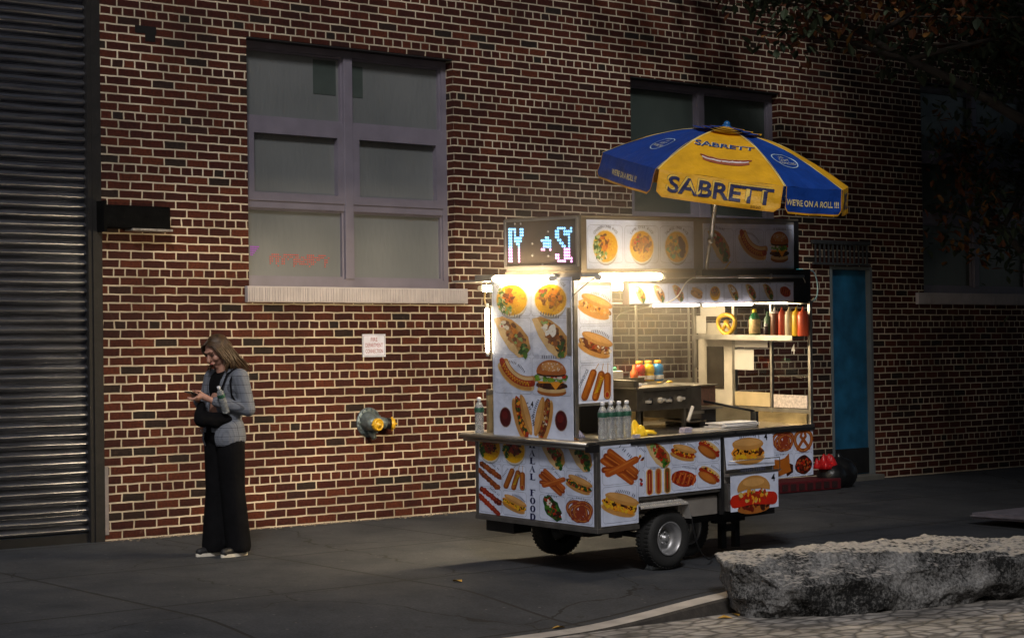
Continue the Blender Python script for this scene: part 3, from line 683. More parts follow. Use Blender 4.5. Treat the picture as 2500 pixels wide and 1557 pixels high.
def capmesh(r):
    q = MB(); q.lathe([(r * 1.05, .0), (r * 1.05, .02), (r * .98, .032), (r * .8, .034), (r * .78, .028), (r * .5, .03), (r * .48, .036), (r * .2, .038), (r * .2, .055), (0, .057)], (0, 0, 0), 'z', 26)
    for s in (-1, 1): q.tube([(s * r * .95, 0, .012), (s * r * 1.3, 0, .012)], [.009, .007], 0, 8)
    return q
mb = capmesh(.052); c = mb.build("cap", YEL, fdc); c.matrix_parent_inverse = Matrix(); c.matrix_local = Matrix.Translation((-.05, -.19, -.005)) @ Vector((.12, -1, -.05)).to_track_quat('Z', 'Y').to_matrix().to_4x4()
mb = capmesh(.046); c = mb.build("cap", YEL, fdc); c.matrix_local = Matrix.Translation((.145, -.128, -.006)) @ Vector((1, -.45, 0)).to_track_quat('Z', 'X').to_matrix().to_4x4()
mb = MB(); mb.tube([(.10, -.108, 0), (.142, -.127, -.005)], .047, 0, 20); mb.build("collar", BLACK, fdc)

# lettered sign
F = Flat(lambda x, y, h: Vector((2.593 + x, -.012 - h, 1.50 + y)))
w_, h_ = .122, .098
F.poly([(-w_, -h_), (w_, -h_), (w_, h_), (-w_, h_)], lin((225, 225, 240)), 0)
cell(F, -w_ + .009, -h_ + .009, w_ - .009, h_ - .009, .012, .003)
p = Pic(F, 0, 0, 1, h0=.0008); RED = lin((150, 25, 40))
p.text("FIRE", 0, .052, .034, RED, wmax=.07); p.text("DEPARTMENT", 0, .003, .034, RED, wmax=.185); p.text("CONNECTION", 0, -.048, .034, RED, wmax=.185)
for a, b_, c1, d in (((-w_, h_), (w_, h_), (w_, h_), 0),): pass
sg = F.build("wall_sign", None); tag(sg, "small white sign with red lettering FIRE DEPARTMENT CONNECTION screwed to the brick", "sign")
mb = MB(); mb.box((2.593 - w_, -.0118, 1.5 - h_), (2.593 + w_, -.001, 1.5 + h_)); mb.build("backing_plate", M("sign_edge", (.4, .4, .42), .5, .3), sg)

# glowing dots standing for an led sign reflected low in the left pane
REFLR = M("red_led_reflection", (.3, .03, .02), .5, 0, 0, emis=(1, .12, .08), es=.3); REFLP = M("magenta_led_reflection", (.2, .02, .2), .5, 0, 0, emis=(.7, .1, 1), es=.3)
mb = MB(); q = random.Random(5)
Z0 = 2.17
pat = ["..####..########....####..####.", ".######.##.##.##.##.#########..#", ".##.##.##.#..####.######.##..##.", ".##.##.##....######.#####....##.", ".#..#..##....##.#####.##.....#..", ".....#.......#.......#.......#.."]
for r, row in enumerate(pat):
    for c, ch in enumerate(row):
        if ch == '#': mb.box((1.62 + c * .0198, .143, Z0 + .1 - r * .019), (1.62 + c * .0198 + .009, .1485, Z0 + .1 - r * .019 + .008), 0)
tag(mb.build("led_reflection", REFLR), "faint row of glowing red dots standing for a reflected sign in the lower left window pane", "led reflection")
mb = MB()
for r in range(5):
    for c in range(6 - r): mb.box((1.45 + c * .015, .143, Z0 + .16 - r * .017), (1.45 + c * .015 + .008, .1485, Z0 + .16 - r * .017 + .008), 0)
tag(mb.build("led_reflection", REFLP), "tiny magenta triangle of glowing dots standing for a reflection at the left edge of the lower left pane", "led reflection")
# unseen building added across the street (behind the viewer, to the right): it shades the right end of the wall
ob_ = empty("shade_building", (4.5, -27, -.2), "tall plain building added across the street, outside the picture, to shade the wall", "building")
mb = MB(); mb.box((-12.4, -4, 0), (30, 4, 32)); mb.build("wall", M("grey_render", (.12, .11, .1), .9), ob_)
for i in range(10):
    for j in range(7):
        mb = MB(); mb.box((-11 + i * 4, 3.98, 2 + j * 4), (-9.2 + i * 4, 4.03, 4.2 + j * 4)); mb.build("window", BLACK, ob_)
# ------------------------------------------------------------------ the cart
EX = Vector((0.99978988, 0, 0.02049856)); EY = Vector((-5.32790727e-04, 9.99662161e-01, 2.59861507e-02)); EZ = Vector((-0.02049164, -0.02599161, 0.99945211))
MC = Matrix(((EX.x, EY.x, EZ.x, 1.382), (EX.y, EY.y, EZ.y, -4.142), (EX.z, EY.z, EZ.z, -.083), (0, 0, 0, 1)))
def at(x, y, z, rz=0, rx=0, ry=0): return MC @ Matrix.Translation((x, y, z)) @ Matrix.Rotation(rz, 4, 'Z') @ Matrix.Rotation(ry, 4, 'Y') @ Matrix.Rotation(rx, 4, 'X')
cart = empty("food_cart", mw=MC, label="steel street food cart on two wheels covered in menu boards under lit tube lights", cat="food cart")
CL, CW = 2.145, 1.24
mb = MB()
mb.box((.002, .002, .33), (.372, CW, .885), 0, .004)
mb.box((.372, .012, .50), (1.185, CW - .01, .882)); mb.box((.372, .17, .46), (1.185, CW - .02, .50)); mb.box((.80, .05, .332), (1.185, CW - .03, .46))
mb.box((1.185, .004, .542), (CL - .004, CW, .885), 0, .004)
mb.build("cabinet", STEELP, cart)
mb = MB(); mb.box((-.012, -.012, .302), (.376, CW + .02, .333), 0, .003); mb.box((.36, .008, .49), (1.18, .03, .505)); mb.box((-.004, -.004, .33), (.03, .03, .885), 0, .003); mb.box((1.172, -.006, .33), (1.2, .02, .9), 1)
mb.box((-.012, CW - .02, .33), (.012, CW + .008, .885), 0)
mb.build("trim", [STEELD, BLACK], cart)
mb = MB(); mb.box((-.01, -.014, .886), (CL + .004, CW + .01, .91), 0, .004); mb.box((.30, -.02, .868), (CL, -.0145, .89), 1)
mb.build("counter_top", [M("worn_counter_steel", (.55, .52, .48), .3, 1, .15, 12, .06, 60), BLACK], cart)
mb = MB(); mb.box((-.085, -.012, .895), (-.0105, CW + .08, .908), 0, .003)
mb.tube([(-.088, -.012, .892), (-.088, CW + .08, .892)], .014, 0, 10); mb.tube([(-.06, -.005, .865), (-.06, CW + .07, .865)], .012, 0, 10)
mb.box((-.08, -.03, .84), (.0, .02, .89), 1)
mb.build("side_shelf", [STEEL, BLACK], cart)

def board(name, o, U, V, w, h, fill, label=None, th=.004, tilt=None, bg=WHITE, edge=True):
    """white printed board: origin o at its lower left, axes U (right) and V (up)"""
    o = Vector(o); U = Vector(U).normalized(); V = Vector(V).normalized(); N = U.cross(V)
    F = Flat(lambda x, y, hh: o + U * x + V * y + N * (th + hh))
    F.poly([(0, 0), (w, 0), (w, h), (0, h)], bg, 0)
    F.P.append([o, o + V * h, o + U * w + V * h, o + U * w]); F.C.append(bg)
    for a, b_ in (((0, 0), (w, 0)), ((w, 0), (w, h)), ((w, h), (0, h)), ((0, h), (0, 0))):
        A = o + U * a[0] + V * a[1]; B = o + U * b_[0] + V * b_[1]; F.P.append([A, B, B + N * th, A + N * th]); F.C.append(bg)
    fill(F, w, h); ob = F.build(name, cart)
    if label: ob['label'] = label
    return ob

def cells(F, xs, ys, fn, s=None):
    """xs / ys: cell boundaries; fn[row][col] draws at centre"""
    for r in range(len(ys) - 1):
        for c in range(len(xs) - 1):
            x0, x1, y1, y0 = xs[c] + .006, xs[c + 1] - .006, ys[r] - .006, ys[r + 1] + .006
            cell(F, x0, y0, x1, y1)
            f = fn[r][c]
            hw, hh = (x1 - x0) / 2, (y1 - y0) / 2; m_ = min(hw, hh)
            ANISO[0] = min(1.45, hw / m_); ANISO[1] = min(1.2, hh / m_)
            if f: f(F, (x0 + x1) / 2, (y0 + y1) / 2 - .004, (s or m_) * 1.13)
            ANISO[0] = ANISO[1] = 1.0
# left end, below the counter.  right = -y
def fill_low(F, w, h):
    B = lambda *a, **k: (lambda F, x, y, s: a[0](F, x, y, s, *a[1:], **k))
    ys = [h + .06, h - .165, h - .345, .005]
    cells(F, [.005, .265, .53], ys, [[B(f_bowl, 3, cap=False), B(f_bowl, 3, cap=False)], [B(f_kebab, 0), B(f_corndogs)], [B(f_kebab, 1), B(f_sub, 2)]])
    cells(F, [.655, .93, w - .005], ys, [[B(f_gyro, 2), B(f_gyro, 3)], [B(f_churros), B(f_sub, 3)], [B(f_salad), B(f_pretzel, True, "HOT PRETZEL")]])
    p = Pic(F, .592, 0, 1, h0=.0012); INKB = lin((20, 25, 80))
    def thick(pts): p.poly(pts, INKB, 0)
    def serif(ch, cx, cy, k):
        W, H_, t, th, sf = 1.25 * k, k, .42 * k, .1 * k, .08 * k
        if ch == 'H':
            for sgn, ww in ((-1, t), (1, t)): x = cx + sgn * (W / 2 - ww / 2); thick([(x - ww / 2, cy - H_ / 2), (x + ww / 2, cy - H_ / 2), (x + ww / 2, cy + H_ / 2), (x - ww / 2, cy + H_ / 2)])
            thick([(cx - W / 2, cy - th / 2), (cx + W / 2, cy - th / 2), (cx + W / 2, cy + th / 2), (cx - W / 2, cy + th / 2)])
            for y in (-H_ / 2, H_ / 2 - sf):
                for sgn in (-1, 1): x = cx + sgn * (W / 2 - t / 2); thick([(x - t * .8, cy + y), (x + t * .8, cy + y), (x + t * .8, cy + y + sf), (x - t * .8, cy + y + sf)])
        if ch == 'A':
            thick([(cx + .02 * k, cy + H_ / 2), (cx + W / 2 - .02 * k, cy - H_ / 2), (cx + W / 2 - t - .02 * k, cy - H_ / 2), (cx - .1 * k, cy + H_ / 2 - .1 * k)])
            thick([(cx, cy + H_ / 2), (cx - W / 2 + .04 * k, cy - H_ / 2), (cx - W / 2 + th + .05 * k, cy - H_ / 2), (cx + .02 * k, cy + H_ / 2 - .12 * k)])
            thick([(cx - W * .26, cy - .15 * k), (cx + W * .2, cy - .15 * k), (cx + W * .2, cy - .1 * k), (cx - W * .26, cy - .1 * k)])
            for x, ww in ((cx - W / 2 + .07 * k, .1 * k), (cx + W / 2 - .12 * k, .17 * k)): thick([(x - ww, cy - H_ / 2), (x + ww, cy - H_ / 2), (x + ww, cy - H_ / 2 + sf), (x - ww, cy - H_ / 2 + sf)])
        if ch in 'LF':
            x = cx - W / 2 + t * .9; thick([(x - t / 2, cy - H_ / 2), (x + t / 2, cy - H_ / 2), (x + t / 2, cy + H_ / 2), (x - t / 2, cy + H_ / 2)])
            for y in (-H_ / 2, H_ / 2 - sf): thick([(x - t * .9, cy + y), (x + t * .9, cy + y), (x + t * .9, cy + y + sf), (x - t * .9, cy + y + sf)])
            if ch == 'L': thick([(x, cy - H_ / 2), (cx + W / 2, cy - H_ / 2), (cx + W / 2, cy - H_ / 2 + .28 * k), (cx + W / 2 - .05 * k, cy - H_ / 2 + .28 * k), (cx + W / 2 - .12 * k, cy - H_ / 2 + th), (x, cy - H_ / 2 + th)])
            else:
                thick([(x, cy + H_ / 2), (cx + W / 2, cy + H_ / 2), (cx + W / 2, cy + H_ / 2 - .26 * k), (cx + W / 2 - .05 * k, cy + H_ / 2 - .26 * k), (cx + W / 2 - .12 * k, cy + H_ / 2 - th), (x, cy + H_ / 2 - th)])
                thick([(x, cy + .02 * k), (cx + W * .25, cy + .02 * k), (cx + W * .25, cy + .08 * k), (x, cy + .08 * k)])
        if ch in 'OD':
            N_ = 24
            for i in range(N_):
                def pt(i, inner):
                    a = 2 * math.pi * i / N_; rx = W / 2 - (t if inner else 0); ry = H_ / 2 - (th if inner else 0)
                    x_ = rx * math.cos(a)
                    if ch == 'D' and x_ < -W * .2: x_ = -W * .2 + (x_ + W * .2) * .2
                    return (cx + x_, cy + ry * math.sin(a))
                thick([pt(i, 0), pt(i + 1, 0), pt(i + 1, 1), pt(i, 1)])
            if ch == 'D': x = cx - W * .3; thick([(x - t / 2, cy - H_ / 2), (x + t / 2, cy - H_ / 2), (x + t / 2, cy + H_ / 2), (x - t / 2, cy + H_ / 2)])
    top = h - .02
    for i, ch in enumerate("HALAL FOOD"):
        if ch != ' ': serif(ch, 0, top - i * .0545, .045)
board("menu_board", (-.002, CW - .01, .345), (0, -1, 0), (0, 0, 1), CW - .035, .53, fill_low, "menu board below the counter lettered HALAL FOOD")
# tall left end board
TW, TH = .83, 1.105
def fill_tall(F, w, h):
    ys = [h - .012, h - .265, h - .535, h - .80]
    B = lambda *a, **k: (lambda F, x, y, s: a[0](F, x, y, s, *a[1:], **k))
    cells(F, [.01, .415, w - .01], ys, [[B(f_bowl, 0, "CHICKEN OVER RICE"), B(f_bowl, 1, "LAMB OVER RICE")], [B(f_gyro, 0), B(f_gyro, 1)], [None, B(f_burger)]])
    ANISO[0] = 1.3; f_hotdog(F, .21, h - .67, .125); ANISO[0] = 1.0
    for x in (.13, w - .12):
        p = Pic(F, x, .145, .065, .072); p.ell(0, 0, 1.0, 1.0, lin((190, 170, 165))); p.ell(0, 0, .92, .93, PLUM); p.ell(-.1, .2, .5, .4, lin((110, 25, 22)))
    p = Pic(F, .31, .155, .16, .145, rot=-1.15); f_sub_vert(F, .31, .155, .16, -1.2, 3); f_sub_vert(F, .53, .15, .155, 1.25, 1)
    Pic(F, 0, 0, 1, h0=.002).text("4", .415, .245, .042, lin((15, 15, 18)))
def f_sub_vert(F, cx, cy, s, rot, kind): f_sub(F, cx, cy, s, kind, rot)
board("menu_board", (-.012, 1.035, .888), (0, -1, 0), (0, 0, 1), TW, TH, fill_tall, "tall white menu board with rice bowls, sandwiches, a burger and hot dogs")
# side column
def fill_col(F, w, h):
    ys = [h - .01, h * .665, h * .333, .01]
    B = lambda *a, **k: (lambda F, x, y, s: a[0](F, x, y, s, *a[1:], **k))
    cells(F, [.008, w - .008], ys, [[B(f_sub, 0)], [B(f_sub, 1)], [B(f_corndogs, "CORN DOGS")]])
board("menu_board", (.045, .218, 1.148), (1, 0, 0), (0, 0, 1), .315, .785, fill_col, "narrow board with two long sandwiches above corn dogs")
def fill_ch(F, w, h):
    B = lambda *a, **k: (lambda F, x, y, s: a[0](F, x, y, s, *a[1:], **k))
    cells(F, [.008, w - .008], [h - .01, h * .5, .012], [[B(f_churros)], [B(f_sub, 2)]])
board("menu_board", (.03, -.006, .345), (1, 0, 0), (0, 0, 1), .338, .53, fill_ch, "board with churros above a cheese sandwich")
def fill_6(F, w, h):
    B = lambda *a, **k: (lambda F, x, y, s: a[0](F, x, y, s, *a[1:], **k))
    cells(F, [-.175, .065, .305, .55, w - .008], [h - .01, h * .49, .01], [[B(f_rolldog), B(f_gyro, 2), B(f_sub, 3), B(f_rolldog)], [B(f_balls), B(f_three), B(f_grid), B(f_hotdog2)]])
def f_hotdog2(F, cx, cy, s): f_rolldog(F, cx, cy, s)
def clipfill(fn, x0):
    def g(F, w, h):
        n0 = len(F.P); fn(F, w, h)
        keep = [(p_, c_) for i, (p_, c_) in enumerate(zip(F.P, F.C)) if i < n0 or min(q.x for q in p_) > x0]
        F.P = [k[0] for k in keep]; F.C = [k[1] for k in keep]
    return g
board("menu_board", (.378, -.0, .515), (1, 0, 0), (0, 0, 1), .792, .375, clipfill(fill_6, .3785), "wide board of eight small pictures over the wheel")
def fill_b1(F, w, h): f_sub(F, w * .46, h * .46, .175, 2, -.02); Pic(F, 0, 0, 1, h0=.002).text("4", w - .075, h - .05, .05, lin((15, 15, 18)))
board("menu_board", (1.2, -.03, .64), (1, 0, 0), (0, .09, 1), .495, .258, fill_b1, "board with a big cheese steak sandwich")
def fill_b2(F, w, h):
    p = Pic(F, w * .47, h * .42, .185, .19)
    p.ell(0, -.52, .9, .2, BUND); p.blobs(26, 0, -.35, .95, .2, [MEATD, SAUSD], .13); p.stroke([(-1.05, -.2), (0, -.12), (1.1, -.22)], .24, TOM)
    p.blobs(60, 0, -.05, .8, .22, [SAUS, MUST, GRN, TOM, CHEESE, lin((220, 190, 110))], .11)
    p.poly([(-.88, .12)] + [(.92 * math.cos(R(180 - a)), .2 + .5 * math.sin(R(a))) for a in range(5, 180, 12)] + [(.9, .12), (.4, .2), (-.4, .2)], BUN)
    p.ell(0, .45, .6, .15, lin((225, 170, 100))); caption(p, 0, .92, .7)
    Pic(F, 0, 0, 1, h0=.002).text("4", w - .055, h - .045, .055, lin((15, 15, 18)))
board("menu_board", (1.222, -.045, .345), (1, 0, 0), (0, 0, 1), .49, .258, fill_b2, "lower board with a big hamburger roll")
mb = MB(); mb.box((1.205, -.04, .352), (1.70, .9, .541)); mb.box((1.195, -.06, .606), (1.74, -.02, .612), 1); mb.tube([(1.2, -.055, .70), (1.70, -.075, .70), (1.70, -.075, .60)], .0035, 1, 6)
mb.build("drawer", [STEELD, STEEL], cart)
def fill_4(F, w, h):
    B = lambda *a, **k: (lambda F, x, y, s: a[0](F, x, y, s, *a[1:], **k))
    cells(F, [.0, w * .52, w - .004], [h - .008, h * .49, .006], [[B(f_pretzel, True), B(f_pretzel)], [B(f_toast), B(f_balls)]])
board("menu_board", (1.70, -.003, .54), (1, 0, 0), (0, 0, 1), .437, .36, fill_4, "board of pretzels, toast and glazed balls")

# upper body
UB = MB()
UB.box((0, .21, .91), (.035, 1.05, 2.0)); UB.build("end_wall", STEELP, cart)
mb = MB(); mb.box((.0, .20, 1.13), (.37, .5, 1.148), 1); mb.box((.036, .222, 1.148), (.368, .5, 1.96)); mb.box((.0, .2, .91), (.032, .235, 1.975), 1, .003)
mb.box((.0, 1.02, .91), (.04, 1.06, 2.0), 1); mb.box((-.02, .21, 1.47), (-.004, .255, 1.79), 1, .002)
mb.build("display_column", [STEELP, STEEL], cart)
# sign box with roof
mb = MB(); mb.box((.004, .132, 2.035), (CL, .90, 2.39), 0, .004); mb.box((0, .12, 2.388), (CL + .004, .91, 2.402), 1, .003); mb.box((-.002, .125, 2.018), (CL, .91, 2.036), 1, .002)
mb.box((.002, .124, 2.03), (.05, .15, 2.39), 1); mb.box((2.11, .12, 2.03), (2.15, .15, 2.39), 2)
mb.build("sign_box", [STEELP, M("warm_steel_trim", (.4, .34, .26), .4, .9, .15, 10), BLACK], cart)
mb = MB(); mb.box((-.002, .13, 1.975), (CL + .01, CW, 2.019), 0, .003); mb.box((.0, CW + .001, 1.972), (1.6, 1.50, 1.985)); mb.build("roof", STEELP, cart)  # rear flap added out of view, keeps the back tube off the upper wall
mb = MB(); mb.box((.37, .06, 1.80), (2.02, .12, 1.975)); mb.box((2.02, .055, 1.79), (2.2, .12, 2.035), 1); mb.box((.0, .14, 1.97), (.37, .5, 1.999), 0); mb.box((2.035, .0, 1.79), (2.16, .12, 1.80), 1); mb.box((.37, .056, 1.944), (2.02, .062, 1.975), 1)
mb.box((1.07, .058, 1.975), (2.15, .12, 2.035), 1)
mb.build("header", [STEELP, BLACK], cart)
def fill_strip(F, w, h):
    k = w / 9; fs = [f_gyro, f_gyro, f_gyro, f_sub, f_bowl, f_gyro, f_gyro, f_gyro, f_grid]
    for i, f in enumerate(fs):
        cell(F, i * k + .003, .002, (i + 1) * k - .003, h - .002, .012)
        if f is f_bowl: f(F, (i + .5) * k, h * .5, .062, 1, cap=False)
        elif f is f_gyro: f(F, (i + .5) * k, h * .5, .062, i % 4)
        else: f(F, (i + .5) * k, h * .5, .062)
board("menu_strip", (.375, .0595, 1.806), (1, 0, 0), (0, 0, 1), 1.64, .135, fill_strip, "long low strip of small food pictures")
def fill_s1(F, w, h):
    k = w / 3
    for i in range(3):
        cell(F, i * k + .008, .04, (i + 1) * k - .008, h - .035, .03); f_bowl(F, (i + .5) * k, h * .48, .136, i, ("CHICKEN OVER RICE", "LAMB OVER RICE", "FALAFEL OVER RICE")[i])
board("menu_board", (.055, .131, 2.045), (1, 0, 0), (0, 0, 1), 1.008, .327, fill_s1, "lit rooftop board with three rice bowls")
def fill_s2(F, w, h):
    k = w / 3
    for i in range(3): cell(F, i * k + .008, .04, (i + 1) * k - .008, h - .035, .03)
    f_gyro(F, k * .5, h * .49, .125, 2); f_hotdog(F, k * 1.5, h * .5, .123); f_burger(F, k * 2.5, h * .5, .132)
board("menu_board", (1.158, .131, 2.045), (1, 0, 0), (0, 0, 1), .945, .315, fill_s2, "rooftop board with a wrap, a hot dog and a burger")

# LED sign on the left end
LEDC = M("cyan_led", (.3, .5, .6), .4, 0, 0, emis=(.18, .55, 1.0), es=2.2); LEDW = M("pink_led", (.6, .4, .5), .4, 0, 0, emis=(1.0, .42, .85), es=2.6); LEDO = M("led_lens", (.35, .32, .3), .3)
mb = MB()
mb.box((-.008, .15, 2.075), (.003, .885, 2.385), 3); 
for a, b_ in (((-.02, .14, 2.06), (.004, .155, 2.392)), ((-.02, .88, 2.06), (.004, .895, 2.392)), ((-.02, .155, 2.378), (.004, .88, 2.392)), ((-.02, .155, 2.06), (.004, .88, 2.074))): mb.box(a, b_, 4)
G1 = ["####..##", "##.#..##", "##.#..##", "##.####.", "##.####.", "##..##..", "##...#..", "##...#..", "##...#..", "##...#..", "##...#..", "##...#.."]
G2 = ["..##.", "#####", ".####", ".####", "##..#"]
G3 = [".####..#", "##..####", "##..###.", "##....#.", ".##...#.", "..##..#.", "...##.#.", "....###.", "....###.", "##..###.", "##..####", ".####..#"]
def led(px, py, mi):
    X = 1180 + px / 7.56; Y = 520 + py / 7.56
    y = .885 - (X - 1238) * .738 / 175; z = 2.401 - (Y - 535 - (X - 1238) * -.055) * .00297
    mb.lathe([(0, 0), (.0085, .0), (.0085, -.003), (.005, -.007), (0, -.008)], (-.0085, y, z), 'x', 8, mi)
for G, x0, y0, dx, pk in ((G1, 508, 292, 36, 7), (G2, 1118, 430, 38.5, 4), (G3, 1378, 266, 39, 7)):
    for r_, row in enumerate(G):
        for c_, ch in enumerate(row):
            if ch == '#': led(x0 + c_ * dx, y0 + r_ * 50.5, 0 if r_ < pk else 1)
for (a, b_) in ((615, 190), (725, 190), (940, 535), (940, 738), (1235, 325), (1235, 738), (1125, 895), (1125, 945)): led(a, b_, 2)
mb.build("led_panel", [LEDC, LEDW, LEDO, M("led_panel_face", (.11, .085, .07), .4, .2, .15, 8), STEELP], cart, ).__setitem__('label', "dot matrix sign with cyan and pink lit dots")

# lamps
TUBE = M("lit_tube", (.9, .9, .9), .4, 0, 0, emis=(1.0, .78, .48), es=42.0); LEDS = M("lit_led_strip", (.9, .9, .9), .4, 0, 0, emis=(1.0, .86, .78), es=16.0); HOLD = M("white_holder", (.6, .58, .52), .4)
def tube_light(p, q, r, mat, lab, fix=None):
    p, q = Vector(p), Vector(q); d = (q - p).normalized()
    mb = MB(); mb.tube([p, p + d * r * .4, p + d * r, q - d * r, q - d * r * .4, q], [r * .5, r * .9, r, r, r * .9, r * .5], 0, 14)
    o = mb.build("tube_light", mat, cart); o['label'] = lab
    m2 = MB(); m2.tube([q, q + d * .03], r * .8, 0, 10); m2.tube([p - d * .03, p], r * .8, 0, 10)
    if fix: m2.box(*fix)
    m2.build("holder", HOLD, o)
    return o
tube_light((-.06, .955, 1.99), (-.06, .37, 1.985), .024, TUBE, "lit tube over the tall end board", ((-.03, .36, 1.975), (-.012, .97, 2.012)))
tube_light((.02, -.04, 1.99), (.57, -.04, 1.99), .024, M('lit_side_tube', (.9, .9, .9), .4, 0, 0, emis=(1.0, .78, .48), es=75.0), "lit tube under the three bowls board", ((.01, -.03, 1.99), (.58, .131, 2.012)))
tube_light((.58, .05, 1.79), (1.03, .05, 1.79), .0075, LEDS, "lit strip above the griddle"); tube_light((1.065, .05, 1.788), (1.57, .05, 1.788), .0075, LEDS, "lit strip above the counter")
o = tube_light((.95, 1.0, 1.955), (1.65, 1.0, 1.955), .016, M('lit_inner_tube', (.9, .9, .9), .4, 0, 0, emis=(1.0, .82, .52), es=105.0), 'inner ceiling tube')
o = tube_light((.1, 1.28, 1.925), (1.5, 1.28, 1.925), .024, M('added_back_tube', (.9, .9, .9), .4, 0, 0, emis=(1.0, .78, .48), es=330.0), 'unseen tube added behind the cart to light the wall')  # unseen lamp added at the back to brighten the wall
VT = M("dim_vertical_tube", (.8, .8, .75), .3, 0, 0, emis=(1, .80, .52), es=45)
o = tube_light((-.03, 1.075, 1.48), (-.03, 1.075, 1.79), .014, VT, "upright tube beside the tall board")
mb = MB(); mb.tube([(.93, -.02, 1.985), (1.35, -.02, 1.985)], .009, 0, 8); mb.tube([(1.35, -.02, 1.985), (2.04, -.02, 1.982)], .0115, 0, 10); mb.tube([(1.68, -.02, 1.984), (1.70, -.02, 1.984)], .016, 0, 8)
for x in (1.02, 1.98): mb.box((x - .008, -.02, 1.98), (x + .008, .06, 1.99))
mb.build("awning_bar", STEEL, cart)
# wires
WM = [M('cream_wire', (.5, .46, .38), .5), M('orange_wire', (.6, .4, .15), .5), M('blue_white_wire', (.25, .4, .45), .4), BLACK]
def wire(pts, r, mi):
    P = [Vector(p) for p in pts]; out = []
    for i in range(len(P) - 1):
        a, b_, c_, d = P[max(i - 1, 0)], P[i], P[i + 1], P[min(i + 2, len(P) - 1)]
        for k in range(6):
            t = k / 6; out.append(.5 * ((2 * b_) + (c_ - a) * t + (2 * a - 5 * b_ + 4 * c_ - d) * t * t + (3 * b_ - a - 3 * c_ + d) * t ** 3))
    out.append(P[-1]); mb = MB(); mb.tube(out, r, 0, 6); mb.build('wire', WM[mi], cart)
wire([(-.02, .22, 1.76), (-.01, .2, 1.86), (.0, .10, 1.93), (-.01, -.02, 1.985)], .004, 0)
wire([(-.03, 1.06, 1.76), (-.04, 1.09, 1.85), (-.03, 1.07, 1.93)], .006, 1)
wire([(.93, -.01, 1.985), (.86, .0, 1.95), (.76, .01, 1.84), (.66, .1, 1.79), (.55, .3, 1.75), (.47, .3, 1.70)], .0045, 0)
wire([(2.05, .0, 1.98), (2.12, .04, 1.95), (2.2, .1, 1.91), (2.25, .12, 1.89)], .004, 0)
wire([(2.16, .1, 2.03), (2.28, .1, 2.02), (2.35, .12, 1.93), (2.34, .12, 1.83), (2.24, .1, 1.78)], .005, 2)
wire([(2.20, .1, 1.85), (2.24, .1, 1.80), (2.30, .11, 1.82)], .006, 0)
wire([(.93, .05, .34), (.95, .04, .2), (1.0, .03, .08), (1.1, .05, .02), (1.3, .2, .012)], .005, 3)
mb = MB(); mb.tube([(2.10, .1, 2.028), (2.17, .1, 2.028)], .009, 0, 8); mb.build("small_blue_lamp", M("turquoise_lamp", (.1, .4, .45), .4, 0, 0, emis=(.1, .8, .9), es=.5), cart)

# framing, windows and end wall
mb = MB()
def post(x, y, z0=.91, z1=1.98, w=.022): mb.box((x - w / 2, y - w / 2, z0), (x + w / 2, y + w / 2, z1), 0, .003)
post(2.125, .0, .91, 1.80, .026); post(2.125, .375); post(2.125, .75, .91, 1.98, .03); post(2.10, 1.15, .91, 1.98, .03); post(1.50, 1.17, 1.2, 1.98, .018); post(2.06, 1.17, 1.2, 1.98, .018)
mb.box((2.115, .0, 1.782), (2.137, 1.16, 1.80)); mb.box((.04, 1.155, 1.175), (2.1, 1.185, 1.215), 0, .003); mb.box((2.115, .01, .985), (2.137, 1.15, 1.015))
mb.build("window_frame", STEEL, cart)
mb = MB(); mb.box((.04, 1.16, .91), (2.1, 1.18, 1.175)); mb.box((2.12, .0, .912), (2.14, 1.16, .985)); mb.box((2.12, .76, 1.01), (2.135, 1.13, 1.64), 1); 
mb.build("splash_panel", [M("warm_stained_steel", (.42, .34, .2), .4, .7, .35, 6, .1, 40), M("greasy_white_panel", (.5, .46, .4), .4, 0, .25, 4)], cart)
mb = MB(); mb.box((2.11, .86, 1.14), (2.119, 1.03, 1.46)); mb.build("hatch", M("hatch_dark", (.05, .042, .035), .3, .1, .3, 12), cart)
for (y0, y1, z0, z1, w_) in ((.01, .36, 1.015, 1.78, 0), (.39, .735, 1.015, 1.78, 0), (.765, 1.135, 1.64, 1.78, 0)):
    mb = MB(); mb.box((2.124, y0, z0), (2.128, y1, z1)); mb.build("pane", GLASS, cart)
for (x0, x1) in ((.05, 1.49), (1.51, 2.05)):
    mb = MB(); mb.box((x0, 1.168, 1.215), (x1, 1.172, 1.97)); mb.build("pane", GLASS, cart)
mb = MB(); mb.box((1.98, .05, 1.528), (2.112, 1.06, 1.55), 0, .003); mb.box((1.975, .04, 1.518), (1.985, 1.05, 1.556), 0); mb.box((2.0, 1.03, 1.3), (2.02, 1.05, 1.53)); mb.build("shelf", STEEL, cart)
